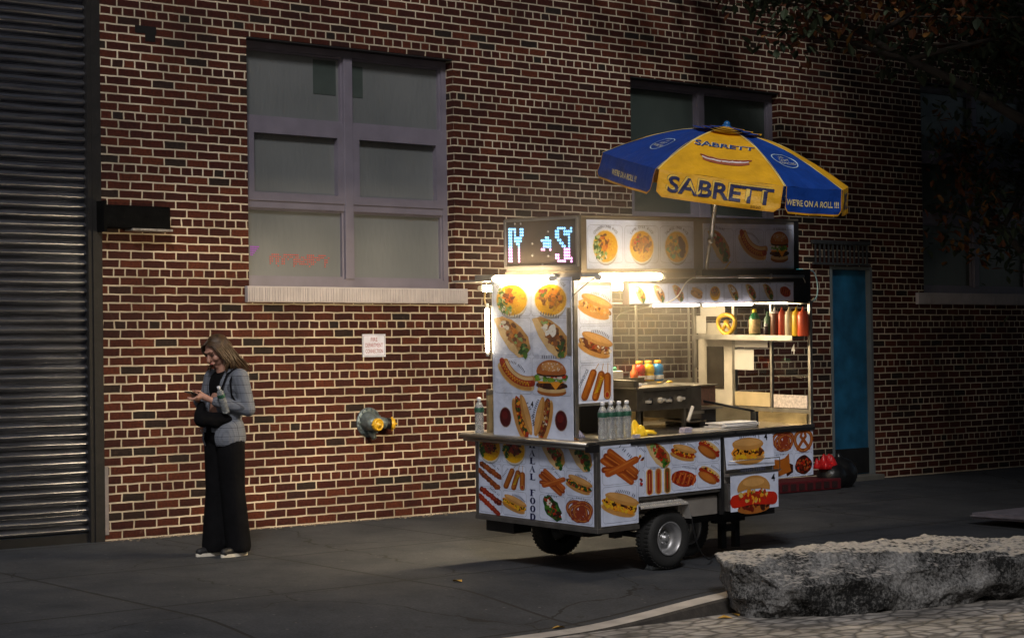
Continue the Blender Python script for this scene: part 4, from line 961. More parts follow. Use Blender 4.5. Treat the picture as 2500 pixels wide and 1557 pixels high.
# papers and cardboard stuck to the end wall
PAP = M("taped_paper", (.62, .6, .56), .7, 0, .06, 4); CARD = M("stained_cardboard", (.50, .40, .24), .8, 0, .25, 5); FOAM = M("speckled_foam", (.55, .47, .42), .8, 0, .3, 60)
for (y0, y1, z0, z1, m_, lab) in ((.83, 1.09, 1.69, 1.768, PAP, None), (1.03, 1.15, 1.56, 1.695, PAP, None), (.40, .73, 1.46, 1.52, PAP, None), (.54, .735, 1.29, 1.44, PAP, "square white sheet"), (.38, .735, 1.02, 1.125, CARD, "stained cardboard"), (.02, .345, 1.02, 1.115, FOAM, "speckled foam board")):
    mb = MB(); mb.box((2.112, y0, z0), (2.1135 if m_ is PAP else 2.118, y1, z1)); o = mb.build("sheet", m_, cart, loc=(-.004, 0, 0))
    if lab: o['label'] = lab
F = Flat(lambda x, y, h: Vector((2.110 - h, .149 - x, 1.452 + y))); Pic(F, 0, 0, 1).text("4", 0, 0, .075, lin((235, 235, 235)), wmax=.035); F.build("number", cart)
mb = MB(); mb.box((2.10, .02, .911), (2.118, 1.14, .98)); mb.add([(1.55, .78, .915), (1.95, .38, .915), (1.95, .38, .99), (1.55, .78, 1.09)], [(0, 1, 2, 3)], 0)
mb.build("back_guard", M("brass_stained_steel", (.45, .36, .2), .35, .8, .3, 5, .1, 40), cart)
mb = MB(); mb.box((1.655, .105, .912), (1.68, .16, 1.02)); mb.tube([(1.667, .13, 1.02), (1.45, .5, 1.10)], .009, 0, 6); mb.build("divider", BLACK, cart)
# black filler box and hooks behind the column
mb = MB(); mb.box((.40, .6, .912), (.62, 1.15, 1.34), 0, .004); mb.box((.40, .3, 1.15), (.43, .55, 1.2)); mb.build("back_box", BLACK, cart)
# wire whisk hanging lamp near the left
mb = MB()
mb.box((.45, .5, 1.80), (.75, .75, 1.812), 0); mb.tube([(.52, .55, 1.80), (.52, .55, 1.70)], [.06, .02], 1, 14)
for k in range(8):
    t = math.pi * k / 8; ps = []
    for i in range(13):
        a = math.pi * i / 12; ps.append((.55 + .075 * math.cos(t) * math.sin(a), .55 + .075 * math.sin(t) * math.sin(a), 1.70 - .16 * (i / 12 if i < 12 else 1) ** 1 if False else 1.62 + .085 * math.cos(a)))
    mb.tube(ps, .0022, 0, 4)
mb.build("cage_lamp", [STEEL, M("pale_shade", (.6, .58, .5), .4)], cart)
# wheels
def wheel(x, y, s):
    w = MB(); r = .198
    w.lathe([(.115, -.06), (.15, -.078), (.185, -.07), (r, -.055), (r + .002, 0), (r, .055), (.185, .07), (.15, .078), (.115, .06)], (0, 0, 0), 'y', 44)
    for k in range(44):
        t = 2 * math.pi * k / 44; c_, s_ = math.cos(t), math.sin(t)
        for yy in (-.04, .04): w.add([( (r - .002) * c_ - .006 * s_, yy - .018, (r - .002) * s_ + .006 * c_), ((r - .002) * c_ + .006 * s_, yy - .018, (r - .002) * s_ - .006 * c_), ((r + .006) * c_ + .006 * s_, yy - .018, (r + .006) * s_ - .006 * c_), ((r + .006) * c_ - .006 * s_, yy - .018, (r + .006) * s_ + .006 * c_),
                                      ((r - .002) * c_ - .006 * s_, yy + .018, (r - .002) * s_ + .006 * c_), ((r - .002) * c_ + .006 * s_, yy + .018, (r - .002) * s_ - .006 * c_), ((r + .006) * c_ + .006 * s_, yy + .018, (r + .006) * s_ - .006 * c_), ((r + .006) * c_ - .006 * s_, yy + .018, (r + .006) * s_ + .006 * c_)],
                                     [(0, 1, 2, 3), (4, 5, 6, 7), (3, 2, 6, 7), (0, 3, 7, 4), (1, 2, 6, 5)])
    e = empty("wheel"); e.parent = cart; e.location = (x, y, r + .004)
    w.build("tyre", RUBBER, e)
    w = MB(); w.lathe([(.112, s * .062), (.118, s * .07), (.105, s * .066), (.098, s * .02), (.092, s * -.01), (.06, s * -.012), (.05, s * .01), (.025, s * .012), (.022, s * .04), (0, s * .042)], (0, 0, 0), 'y', 32)
    for k in range(5):
        t = 2 * math.pi * k / 5 + .3; w.lathe([(.008, 0), (.008, s * .012), (0, s * .013)], (.038 * math.cos(t), s * .012, .038 * math.sin(t)), 'y', 6)
    w.build("rim", M("grey_rim_steel", (.3, .3, .31), .4, .6, .2, 12), e)
wheel(.70, .10, -1); wheel(.64, 1.12, 1); wheel(1.22, .42, -1)
mb = MB(); mb.tube([(.7, .12, .20), (.7, 1.1, .20)], .02, 0, 8); mb.box((.1, .25, .25), (2.0, .32, .32)); mb.box((.1, .92, .25), (2.0, .99, .32)); mb.box((.04, .9, .22), (.2, 1.2, .3)); mb.box((.38, .5, .2), (.5, .8, .33)); mb.box((.25, .1, .24), (.32, .16, .3)); mb.build("chassis", BLACK, cart)
mb = MB()
mb.add([(.376, -.03, .448), (.82, -.03, .448), (.82, .16, .494), (.376, .16, .494)], [(0, 1, 2, 3)], 1)
for i in range(22):
    for j in range(4): mb.box((.385 + i * .0195, -.022 + j * .045, .450 + j * .011), (.397 + i * .0195, .006 + j * .045, .457 + j * .011))
mb.box((.376, -.03, .435), (.82, -.024, .448)); mb.add([(.82, -.028, .448), (.855, -.028, .33), (.855, .17, .33), (.82, .17, .448)], [(0, 1, 2, 3)])
mb.build("mudguard", [M("bright_tread_plate", (.75, .72, .68), .35, .6, .1, 30), M("bright_tread_base", (.6, .58, .55), .4, .6, .1, 30)], cart)
mb = MB(); mb.box((1.56, .3, .24), (1.62, .36, .36)); mb.box((1.44, .31, .215), (1.75, .34, .245), 0, .004); mb.box((1.5, .31, .03), (1.55, .35, .24)); mb.box((1.64, .31, .03), (1.69, .35, .24)); mb.box((1.5, .31, .15), (1.69, .345, .2)); mb.box((1.42, .31, .22), (1.47, .34, .25)); mb.build("jack_stand", BLACK, cart)
mb = MB(); mb.box((1.725, .02, .35), (1.75, .05, .54)); mb.box((1.70, .02, .33), (1.78, .06, .352)); mb.build("corner_bracket", BLACK, cart)

# ------------------------------------------------------------------ griddle and loose things on the cart
gr = empty("griddle", mw=at(.75, .36, .91), label="dark steel griddle box with knobs on short legs above the counter", cat="griddle")
mb = MB(); DKS = M("dark_griddle_steel", (.16, .145, .12), .38, .9, .25, 12, .08, 50)
mb.box((-.03, 0, .145), (.49, .5, .30), 0, .005); mb.box((-.05, -.01, .296), (.50, .52, .308), 1, .002); mb.box((.49, .02, .06), (.63, .5, .30), 0, .004); mb.box((.03, -.012, .283), (.44, -.002, .291), 1)
mb.box((.49, .0, .10), (.64, .02, .118), 1); mb.box((.47, -.01, .04), (.65, .3, .055), 1, .003)
mb.build("body", [DKS, M("griddle_edge_steel", (.38, .35, .3), .3, 1, .15, 12)], gr)
mb = MB(); mb.box((-.05, .01, .308), (.0, .5, .36)); mb.box((-.05, .47, .308), (.5, .5, .35)); mb.build("splash_guard", DKS, gr)
for x in (.10, .2, .30, .39):
    mb = MB()
    if x in (.10, .30): mb.lathe([(.024, 0), (.024, -.006), (0, -.007)], (x, -.001, .21), 'y', 16, 1); mb.box((x - .055, -.03, .20), (x - .015, -.004, .218), 0, .003)
    else: mb.lathe([(.02, 0), (.02, -.02), (.012, -.026), (0, -.026)], (x - .01, -.001, .215), 'y', 14); mb.box((x - .03, -.04, .21), (x + .02, -.022, .228), 0, .004)
    mb.build("knob", [M("pale_knob", (.6, .56, .48), .35, .5), BLACK], gr)
for x, y in ((.0, .02), (.45, .02), (.0, .46), (.45, .46)):
    mb = MB(); mb.box((x - .012, y - .012, 0), (x + .012, y + .012, .145)); mb.build("leg", DKS, gr)
mb = MB(); mb.tube([(.46, -.06, .16), (.40, -.07, .06)], .013, 0, 8); mb.build("handle", M("white_handle", (.62, .58, .5), .4), gr)
pan = empty("steam_pan", mw=at(1.40, .45, .91), label="brown sided steam box with a steel rim right of the griddle", cat="steam pan")
mb = MB(); mb.box((.0, .0, .15), (.2, .45, .29), 0, .003); mb.box((-.01, -.02, .29), (.21, .47, .30), 1, .002); mb.build("body", [M("brown_enamel", (.14, .07, .045), .6, .2, .3, 60), STEEL], pan)
mb = MB(); mb.box((.0, -.03, .12), (.24, .4, .135), 0, .003); mb.box((.03, .0, .0), (.2, .35, .12), 1); mb.build("shelf", [STEEL, BLACK], pan)

def blob_cloth(name, mw, w, d, h, mat, label, cat, seed=0, amp=.4, n=22):
    mb = MB(); vs = []
    for j in range(n + 1):
        for i in range(n + 1):
            u, v = i / n * 2 - 1, j / n * 2 - 1
            e = max(0, 1 - max(abs(u), abs(v)) ** 4); z = h * e * (1 - amp + amp * 2 * (noise.noise(Vector((u * 1.7 + seed, v * 2.1, seed))) + .4)) + .001
            r_ = 1 + .12 * noise.noise(Vector((u * 2, v * 2, seed + 5)))
            vs.append((u * w / 2 * r_, v * d / 2 * r_, max(.001, z)))
    fs = [(j * (n + 1) + i, j * (n + 1) + i + 1, (j + 1) * (n + 1) + i + 1, (j + 1) * (n + 1) + i) for j in range(n) for i in range(n)]
    rim = [i for i in range(n + 1)] + [(j + 1) * (n + 1) - 1 for j in range(1, n + 1)] + [n * (n + 1) + i for i in range(n - 1, -1, -1)] + [j * (n + 1) for j in range(n - 1, 0, -1)]
    fs.append(tuple(rim)); mb.add(vs, fs, 0, True)
    return tag(mb.build(name, mat, mw=mw), label, cat)
blob_cloth("rubber_glove", at(.49, .12, .911), .11, .1, .075, M("yellow_rubber", (.75, .5, .02), .45, 0, .1, 15), "crumpled yellow rubber glove on the counter", "glove", 2, .5)
mb = MB()
for i in range(4): mb.tube([(-.02, i * .014 - .02, .02), (.05, i * .016 - .02, .022 + .006 * (i % 2)), (.11, i * .02 - .03, .012 + .012 * (i % 2))], [.012, .010, .008], 0, 8)
tag(mb.build("glove_fingers", MATS["yellow_rubber"], mw=at(.53, .12, .911)), "yellow rubber glove fingers spread toward the griddle", "glove")
def stack(name, x, y, w, d, h, n, mat, label, cat, rz=0, jit=.006, seed=1):
    q = random.Random(seed); mb = MB(); t = h / n
    for i in range(n):
        a = q.uniform(-jit, jit); b_ = q.uniform(-jit, jit); rot = q.uniform(-.05, .05)
        bm = bmesh.new(); bmesh.ops.create_cube(bm, size=1)
        for v in bm.verts: v.co = Matrix.Rotation(rot, 3, 'Z') @ Vector((v.co.x * w, v.co.y * d, v.co.z * t * .9)) + Vector((a, b_, t * (i + .5)))
        mb.bm(bm)
    return tag(mb.build(name, mat, mw=at(x, y, .911, rz)), label, cat)
NAP = M("white_paper", (.72, .70, .68), .8, 0, .04, 10)
stack("paper_stack", 1.44, .14, .36, .16, .045, 9, NAP, "messy stack of white paper sheets near the middle of the counter", "paper", .04, .014)
stack("napkin_dispenser", .94, .10, .075, .05, .035, 2, M("navy_white_box", (.35, .33, .42), .4, 0, .3, 40), "small flat white and navy box on the counter edge", "box")
stack("card_box", .385, .02, .045, .03, .022, 2, MATS["navy_white_box"], "tiny white box in front of the steel pot", "box", seed=3)
tag(stack("cutting_board", 1.17, .12, .28, .2, .012, 1, M("scratched_board", (.45, .42, .37), .5, 0, .2, 30), "worn flat board lying before the paper stack", "board"), None)
mb = MB(); mb.tube([(-.1, 0, .01), (.12, -.02, .014)], .005, 0, 6); mb.tube([(-.1, .02, .01), (.12, .05, .014)], .005, 0, 6); tag(mb.build("tongs", STEEL, mw=at(.98, .5, 1.222)), "long steel tongs lying across the griddle top", "tongs")
stack("towel", .80, .55, .13, .1, .022, 3, NAP, "folded white towel on the griddle top", "towel", .2).matrix_world = at(.80, .50, 1.222, .2)
for i, x in enumerate((1.18, 1.30)):
    mb = MB(); mb.lathe([(0, 0), (.022, .002), (.026, .008), (.014, .016), (0, .018)], (0, 0, 0), 'z', 16); tag(mb.build("egg_yolk" if i else "egg_slice", M("egg_yellow", (.8, .5, .05), .3), mw=at(x, .62, 1.224)), ("small flat yellow disc on the steam box rim", "long flat yellow piece beside the tongs tip")[1 - i], "food", None)
    if not i: bpy.context.scene.objects["egg_slice"].scale = (1.6, 1, .7)
mb = MB(); mb.lathe([(0, 0), (.04, 0), (.052, .10), (.058, .145), (.062, .15), (.05, .145), (.036, .01), (0, .008)], (0, 0, 0), 'z', 20); tag(mb.build("steel_pot", STEEL, mw=at(.46, .30, .911)), "small steel pot behind the water bottles", "pot")

LAB = M("dark_green_label", (.02, .08, .05), .4, 0, .5, 60); CAPW = M("white_cap", (.65, .66, .7), .4, 0, 0); WAT = M("water_highlight", (.62, .66, .7), .15, 0, .4, 30, .6, 70, trans=.75)
def water_bottle(mw, label, group):
    e = empty("water_bottle", mw=mw, label=label, cat="bottle", group=group)
    mb = MB(); pf = [(0, .0), (.028, .0), (.032, .008)]
    for i in range(12): pf.append((.032 - (.0022 if i % 2 else 0), .015 + i * .011))
    pf += [(.033, .15), (.033, .175), (.030, .19), (.02, .212), (.0125, .222), (.0125, .232)]
    mb.lathe(pf, (0, 0, 0), 'z', 20); mb.build("body", WAT, e)
    mb = MB(); mb.lathe([(.0335, .148), (.0342, .15), (.0342, .178), (.0335, .18)], (0, 0, 0), 'z', 20); mb.build("wrapper", LAB, e)
    mb = MB(); mb.lathe([(.0145, .23), (.015, .232), (.015, .247), (.013, .25), (0, .25)], (0, 0, 0), 'z', 16); mb.build("cap", CAPW, e)
    return e
G_ = "water bottles at the corner of the counter"
for i, (x, lab) in enumerate(((.125, "first of four clear water bottles, nearest the counter corner"), (.2, "second of four clear water bottles from the corner"), (.275, "third of four clear water bottles from the corner"), (.345, "last of four clear water bottles, beside the steel pot"))):
    water_bottle(at(x, .07, .911), lab, G_)
water_bottle(at(-.04, 1.165, .911), "lone clear water bottle on the side shelf behind the tall board", None)
blob_cloth("crumpled_cloth", at(.10, .35, .911), .14, .14, .06, M("lilac_rag", (.30, .28, .36), .8, 0, .3, 20), "crumpled pale lilac rag in the dark corner left of the water bottles", "rag", 9)

def bottle(name, x, y, z, prof, mats, label, group=None, cat="bottle", parts=None):
    e = empty(name, mw=at(x, y, z), label=label, cat=cat, group=group)
    for nm, pf, m_ in parts:
        mb = MB(); mb.lathe(pf, (0, 0, 0), 'z', 18); mb.build(nm, m_, e)
    return e
def squeeze(x, y, c, label, nm, k=1.0):
    m_ = M(nm, c, .35, 0, .08, 12)
    bottle("squeeze_bottle", x, y, 1.551, None, None, label, "squeeze bottles on the end shelf", parts=(("body", [(0, 0), (.03 * k, 0), (.032 * k, .006), (.032 * k, .15), (.029 * k, .162), (.026 * k, .165)], m_), ("nozzle", [(.027 * k, .164), (.027 * k, .176), (.012, .182), (.006, .2), (.003, .212), (0, .212)], m_ if k != 1.01 else CAPW)))
squeeze(2.03, .255, (.14, .05, .025), "brown sauce squeeze bottle, leftmost on the shelf", "brown_sauce", 1.01); squeeze(2.03, .185, (.42, .05, .02), "thin dark red squeeze bottle next to the brown one", "dark_red_sauce", .85)
squeeze(2.03, .115, (.55, .46, .33), "cream coloured squeeze bottle", "cream_sauce"); squeeze(2.03, .045, (.75, .48, .02), "bright yellow squeeze bottle", "yellow_sauce"); squeeze(2.03, -.028 + .01, (.62, .09, .03), "fat orange red squeeze bottle by the corner post", "red_sauce", 1.25)
GG = M("green_plastic", (.01, .16, .06), .2, 0, .1, 9); 
bottle("juice_bottle", 2.03, .455, 1.551, None, None, "green lemon juice bottle with yellow cap and cream label", parts=(("body", [(0, 0), (.04, 0), (.042, .01), (.042, .11), (.04, .12), (.04, .135), (.02, .165), (.016, .172)], GG), ("wrapper", [(.0415, .012), (.0432, .014), (.0432, .118), (.0415, .12)], M("cream_orange_label", (.62, .45, .22), .5, 0, .5, 35)), ("cap", [(.017, .17), (.018, .185), (.014, .195), (0, .197)], M("lemon_cap", (.8, .6, .02), .4))))
bottle("glass_bottle", 2.08, .37, 1.551, None, None, "pale green translucent bottle behind the juice bottle", parts=(("body", [(0, 0), (.03, 0), (.032, .08), (.03, .12), (.012, .15), (.012, .175), (0, .176)], M("pale_green_plastic", (.15, .3, .2), .2, 0, .1, 9, trans=.5)),))
bottle("shaker", 2.02, .335, 1.551, None, None, "small dark shaker with white lid left of the brown bottle", cat="shaker", parts=(("body", [(0, 0), (.018, 0), (.018, .06), (.012, .068)], M("dark_label", (.06, .05, .06), .4, 0, .6, 80)), ("lid", [(.012, .066), (.013, .088), (0, .09)], CAPW)))
# balloon-like golden pretzel on the shelf
mb = MB(); ps = []
for i in range(49):
    t = i / 48 * 2 * math.pi; ps.append((0, -.085 * math.sin(t) * (1 - .25 * math.cos(t)), .075 - .072 * math.cos(t)))
mb.tube(ps, .017, 0, 10, caps=False); mb.tube([(.0, .05, .02), (0, .02, .06), (.0, -.01, .105)], .015, 0, 10); mb.tube([(.0, -.055, .02), (0, -.02, .06), (0, .015, .1)], .015, 0, 10)
tag(mb.build("pretzel", M("golden_pretzel", (.7, .42, .02), .25, .2, .25, 25), mw=at(2.04, .75, 1.557, 0, 0, 0)), "glossy golden pretzel standing on the end shelf", "pretzel")
def drink(x, y, z, c, nm, label):
    bottle("sports_drink", x, y, z, None, None, label, "sports drinks on the back ledge", parts=(("body", [(0, 0), (.042, 0), (.046, .01), (.046, .045), (.038, .055), (.046, .068), (.046, .095), (.04, .115), (.022, .13)], M(nm, c, .15, 0, .3, 25)), ("wrapper", [(.047, .012), (.0475, .014), (.0475, .04), (.047, .042)], M("white_wrap", (.7, .7, .72), .4, 0, .3, 30)), ("cap", [(.026, .13), (.027, .133), (.027, .152), (0, .154)], M("orange_cap", (.85, .42, .03), .4, 0, 0))))
drink(1.46, 1.10, 1.2155, (.45, .03, .02), "red_drink", "red sports drink with orange cap on the back ledge"); drink(1.555, 1.10, 1.2155, (.6, .42, .02), "yellow_drink", "yellow sports drink between the red and the blue"); drink(1.65, 1.10, 1.2155, (.02, .2, .5), "blue_drink", "blue sports drink with orange cap on the back ledge")
bottle("sauce_jar", 1.385, 1.08, 1.2155, None, None, "small orange labelled jar left of the red drink", cat="jar", parts=(("body", [(0, 0), (.028, 0), (.028, .075), (.016, .09), (.012, .12), (0, .13)], M("orange_label", (.75, .15, .03), .4, 0, .3, 30)),))
e = empty("plastic_tub", mw=at(1.17, 1.09, 1.2155), label="white plastic tub with a green lid left of the sauce jar", cat="tub")
mb = MB(); mb.box((-.07, -.05, 0), (.07, .05, .09), 0, .008); mb.build("body", M("white_tub_plastic", (.7, .68, .66), .4), e)
mb = MB(); mb.lathe([(0, .118), (.032, .117), (.036, .105), (.036, .09)], (0, 0, 0), 'z', 18); mb.build("lid", M("mint_lid", (.08, .4, .25), .4), e)

# ------------------------------------------------------------------ umbrella
RH = Vector((.7649, -.6440, 0)).normalized(); rayd = (FW + RT * .106 + UPV * .0746).normalized()
UN = (RT * .126 + UPV * .98 - FW * .143).normalized()
basep = MC @ Vector((1.134, .13, 1.80)); apex_l = 1.235
apex = basep + UN * apex_l
major = (-RT - UN * (-RT).dot(UN)).normalized(); minor = UN.cross(major)
if minor.dot(-FW) < 0: minor = -minor       # towards the viewer side of the street
umb = empty("umbrella", mw=Matrix.Translation(basep), label="blue and yellow lettered hot dog umbrella tilted over the cart", cat="umbrella")
PB = lambda v: v - basep
CEN = apex - UN * .30; RR = .90
def ribv(i, ext=1.0):
    a = R((-26, 56.5, 112, 150, 181, 262)[i % 6]); return CEN + (major * math.cos(a) + minor * math.sin(a)) * RR * ext
BLUE = lin((10, 62, 150)); YELW = lin((235, 175, 20)); NAVY = lin((22, 30, 82))
def canopy_pt(i, s, t, h=0):
    """s -1..1 across panel, t 0 (apex)..1 (rim)"""
    A, B = ribv(i), ribv(i + 1); e = A.lerp(B, (s + 1) / 2); p = apex.lerp(e, t)
    p = p + UN * (.13 * math.sin(math.pi * t) * .42) - UN * (.035 * (1 - s * s) * t * (1.15 - t))
    n = (ribv(i + 1) - apex).cross(ribv(i) - apex).normalized()
    if n.dot(UN) < 0: n = -n
    wr = .009 * t * noise.noise(Vector((s * 2.2 + i * 7, t * 4, i))) + .004 * noise.noise(Vector((s * 7 + i * 7, t * 9, i)))
    return PB(p + n * (h + wr))
def val_pt(i, s, v, h=0):
    """v 0 (rim)..1 (bottom of the valance)"""
    A, B = ribv(i), ribv(i + 1); s2 = s * (.985 - .0 * v); e = A.lerp(B, (s2 + 1) / 2)
    out = ((A + B) / 2 - CEN).normalized()
    wr = .022 * v * noise.noise(Vector((s * 2.2 + i * 5, v * 2, 3 + i)))
    return PB(e - UN * (.175 * v + .0) - UN * .035 * (1 - s * s) * .15 + out * (.022 * v + h + wr))
for i in range(6):
    yel = (i % 2 == 1); c0 = YELW if yel else BLUE; trim = lin((235, 215, 150)) if not yel else lin((250, 220, 120)); F = Flat(None)
    N1 = 14
    for a in range(N1):
        for b_ in range(N1):
            s0, s1, t0, t1 = a / N1 * 2 - 1, (a + 1) / N1 * 2 - 1, b_ / N1, (b_ + 1) / N1
            F.P.append([canopy_pt(i, s0, t0), canopy_pt(i, s1, t0), canopy_pt(i, s1, t1), canopy_pt(i, s0, t1)] if t0 > 0 else [canopy_pt(i, 0, 0), canopy_pt(i, s1, t1), canopy_pt(i, s0, t1)]); F.C.append(c0)
    def edge(pts0, pts1, c):
        for k in range(len(pts0) - 1): F.P.append([pts0[k], pts0[k + 1], pts1[k + 1], pts1[k]]); F.C.append(c)
    ts = [k / 14 for k in range(1, 15)]
    for sg in (-1, 1): edge([canopy_pt(i, sg * .995, t, .003) for t in ts], [canopy_pt(i, sg * (.995 - .022 / max(t, .1)), t, .003) for t in ts], trim)
    can = F.build("canopy_panel", umb, CLOTH); can['label'] = "yellow panel" if yel else "blue panel"
    for pl in can.data.polygons: pl.use_smooth = False
    # valance flap
    F = Flat(None); NV = 20
    def vs_(s): # rounded lower corners
        return 1 - .18 * max(0, (abs(s) - .9) / .1) ** 2
    for a in range(NV):
        s0, s1 = a / NV * 2 - 1, (a + 1) / NV * 2 - 1
        for b_ in range(6):
            v0, v1 = b_ / 6, (b_ + 1) / 6
            F.P.append([val_pt(i, s0 * .985, v0 * vs_(s0)), val_pt(i, s1 * .985, v0 * vs_(s1)), val_pt(i, s1 * .985, v1 * vs_(s1)), val_pt(i, s0 * .985, v1 * vs_(s0))]); F.C.append(c0)
    ss = [k / 20 * 2 - 1 for k in range(21)]
    tc2 = lin((225, 160, 25))
    edge([val_pt(i, s * .985, vs_(s), .002) for s in ss], [val_pt(i, s * .985, vs_(s) - .07, .002) for s in ss], tc2)
    for sg in (-1, 1): edge([val_pt(i, sg * .985, k / 6 * .82, .002) for k in range(7)], [val_pt(i, sg * .965, k / 6 * .82, .002) for k in range(7)], tc2)
    half = RR / 2
    half = (ribv(i + 1) - ribv(i)).length / 2
    sgn = 1 if (ribv(i + 1) - ribv(i)).dot(RT) > 0 else -1
    def vtext(st, cx, cy, hgt, w, c, h):
        P, ww, hh = text_polys(st)
        for p_ in P: F.P.append([val_pt(i, (cx + u * w / ww) * sgn / half, (cy - v_ * hgt / hh) / .175, h) for u, v_ in p_]); F.C.append(c)
    if yel:
        for dx, dy, c_, h_ in ((-.014, -.012, lin((120, 90, 25)), .0025), (-.011, -.010, lin((240, 200, 80)), .0032), (-.002, -.002, lin((120, 90, 25)), .0038), (.0, .0, NAVY, .0044)): vtext("SABRETT", .01 + dx, .083 + dy, .108, .70 if half > .3 else .3, c_, h_)
        if i == 1: vtext("2020", .25, .155, .016, .07, lin((120, 80, 30)), .004)
    else: vtext("WE'RE ON A ROLL !!!", -.01, .10, .042, .54, lin((235, 215, 150)), .004)
    va = F.build("valance", can, CLOTH)
    # canopy print
    F = Flat(None); slant = (ribv(i).lerp(ribv(i + 1), .5) - apex).length
    def put(poly, c, h, t_c):
        F.P.append([canopy_pt(i, (u * sgn) / (half * max((t_c * slant - v_) / slant, .05)), (t_c * slant - v_) / slant, h) for u, v_ in poly]); F.C.append(c)
    if half < .25: pass
    elif yel:
        for dx, dy, c_, h_ in ((-.006, .004, lin((245, 225, 160)), .004), (0, 0, lin((30, 70, 130)), .005)):
            P, ww, hh = text_polys("SABRETT")
            for p_ in P: put([(u * .40 / ww + dx, v_ * .062 / hh * (1.25 - .5 * (u / ww + .5)) + dy + .01 * math.cos(u / ww * 3)) for u, v_ in p_], c_, h_, .54)
        def band(pts, w, c, h):
            n_ = len(pts)
            for k in range(n_ - 1):
                (x0, y0), (x1, y1) = pts[k], pts[k + 1]; w0 = w * min(1, .5 + math.sin(math.pi * k / (n_ - 1)) * 1.2); w1_ = w * min(1, .5 + math.sin(math.pi * (k + 1) / (n_ - 1)) * 1.2)
                put([(x0, y0 - w0), (x1, y1 - w1_), (x1, y1 + w1_), (x0, y0 + w0)], c, h, .77)
        cv = lambda y, x0, x1: [((x0 + (x1 - x0) * k / 12) * 1.35, (y - .018 * math.sin(math.pi * k / 12)) * 1.35) for k in range(13)]
        band(cv(.0, -.1, .13), .021, lin((165, 90, 60)), .004); band(cv(.016, -.105, .125), .012, lin((235, 220, 215)), .0045); band(cv(.03, -.115, .14), .012, lin((150, 62, 50)), .005); band(cv(.034, -.1, .12), .004, lin((215, 170, 80)), .0055)
    else:
        for (rx, ry) in ((.115, .085),):
            for k in range(28):
                a0, a1 = 2 * math.pi * k / 28, 2 * math.pi * (k + 1) / 28
                put([(rx * math.cos(a0), ry * math.sin(a0)), (rx * math.cos(a1), ry * math.sin(a1)), (.92 * rx * math.cos(a1), .92 * ry * math.sin(a1)), (.92 * rx * math.cos(a0), .92 * ry * math.sin(a0))], lin((190, 215, 235)), .004, .66)
        for st, dy, w, hh_ in (("U.S.", .045, .06, .025), ("GOV'T", .006, .10, .028), ("INSPECTED", -.032, .165, .024)):
            P, ww, hh = text_polys(st)
            for p_ in P: put([(u * w / ww, v_ * hh_ / hh + dy) for u, v_ in p_], lin((215, 215, 190)), .004, .66)
    if F.P: F.build("print", can, CLOTH)
# vent cap
F = Flat(None)
for i in range(6):
    c0 = YELW if i % 2 == 1 else BLUE
    for b_ in range(4):
        for a in range(6):
            s0, s1, t0, t1 = a / 6 * 2 - 1, (a + 1) / 6 * 2 - 1, b_ / 4 * .27, (b_ + 1) / 4 * .27
            F.P.append([canopy_pt(i, s0, t0, .012), canopy_pt(i, s1, t0, .012), canopy_pt(i, s1, t1, .012 + .015 * t1 / .27), canopy_pt(i, s0, t1, .012 + .015 * t1 / .27)] if b_ else [canopy_pt(i, 0, 0, .012), canopy_pt(i, s1, t1, .014), canopy_pt(i, s0, t1, .014)]); F.C.append(c0)
F.build("vent_cap", umb, CLOTH)
mb = MB(); q = UN.to_track_quat('Z', 'Y').to_matrix().to_4x4(); q.translation = PB(apex)
bm = bmesh.new(); bmesh.ops.create_uvsphere(bm, u_segments=16, v_segments=10, radius=.024); mb.bm(bm, 0, True, q @ Matrix.Translation((0, 0, .022))); bm = bmesh.new(); bmesh.ops.create_cone(bm, cap_ends=True, segments=16, radius1=.045, radius2=.022, depth=.02); mb.bm(bm, 0, True, q @ Matrix.Translation((0, 0, .01)))
mb.build("finial", M("blue_plastic", (.01, .1, .3), .35), umb)
mb = MB(); mb.tube([PB(basep), PB(basep + UN * .62)], .0135, 0, 12); mb.tube([PB(basep + UN * .45), PB(basep + UN * 1.2)], .017, 0, 12); mb.tube([PB(basep + UN * .43), PB(basep + UN * .46)], .021, 0, 12); mb.tube([PB(basep + UN * .2), PB(basep + UN * .21)], .018, 0, 12)
mb.build("pole", M("umbrella_pole_metal", (.5, .47, .42), .3, .9, .15, 30), umb)
for i in range(6):
    mb = MB(); e_ = ribv(i); mb.tube([PB(apex - UN * .01), PB(apex.lerp(e_, .5) + UN * .045), PB(e_ - UN * .004)], .004, 0, 5); mb.tube([PB(apex - UN * .42), PB(apex.lerp(e_, .5) + UN * .04)], .0035, 0, 5); mb.build("rib", STEELD, umb)
mb = MB(); a_ = MC @ Vector((1.40, .10, 2.09)); b2 = MC @ Vector((1.21, .06, 1.96)); mb.tube([PB(a_), PB(b2)], .005, 0, 6); mb.build("tie_string", M("yellow_string", (.5, .38, .1), .7), umb)
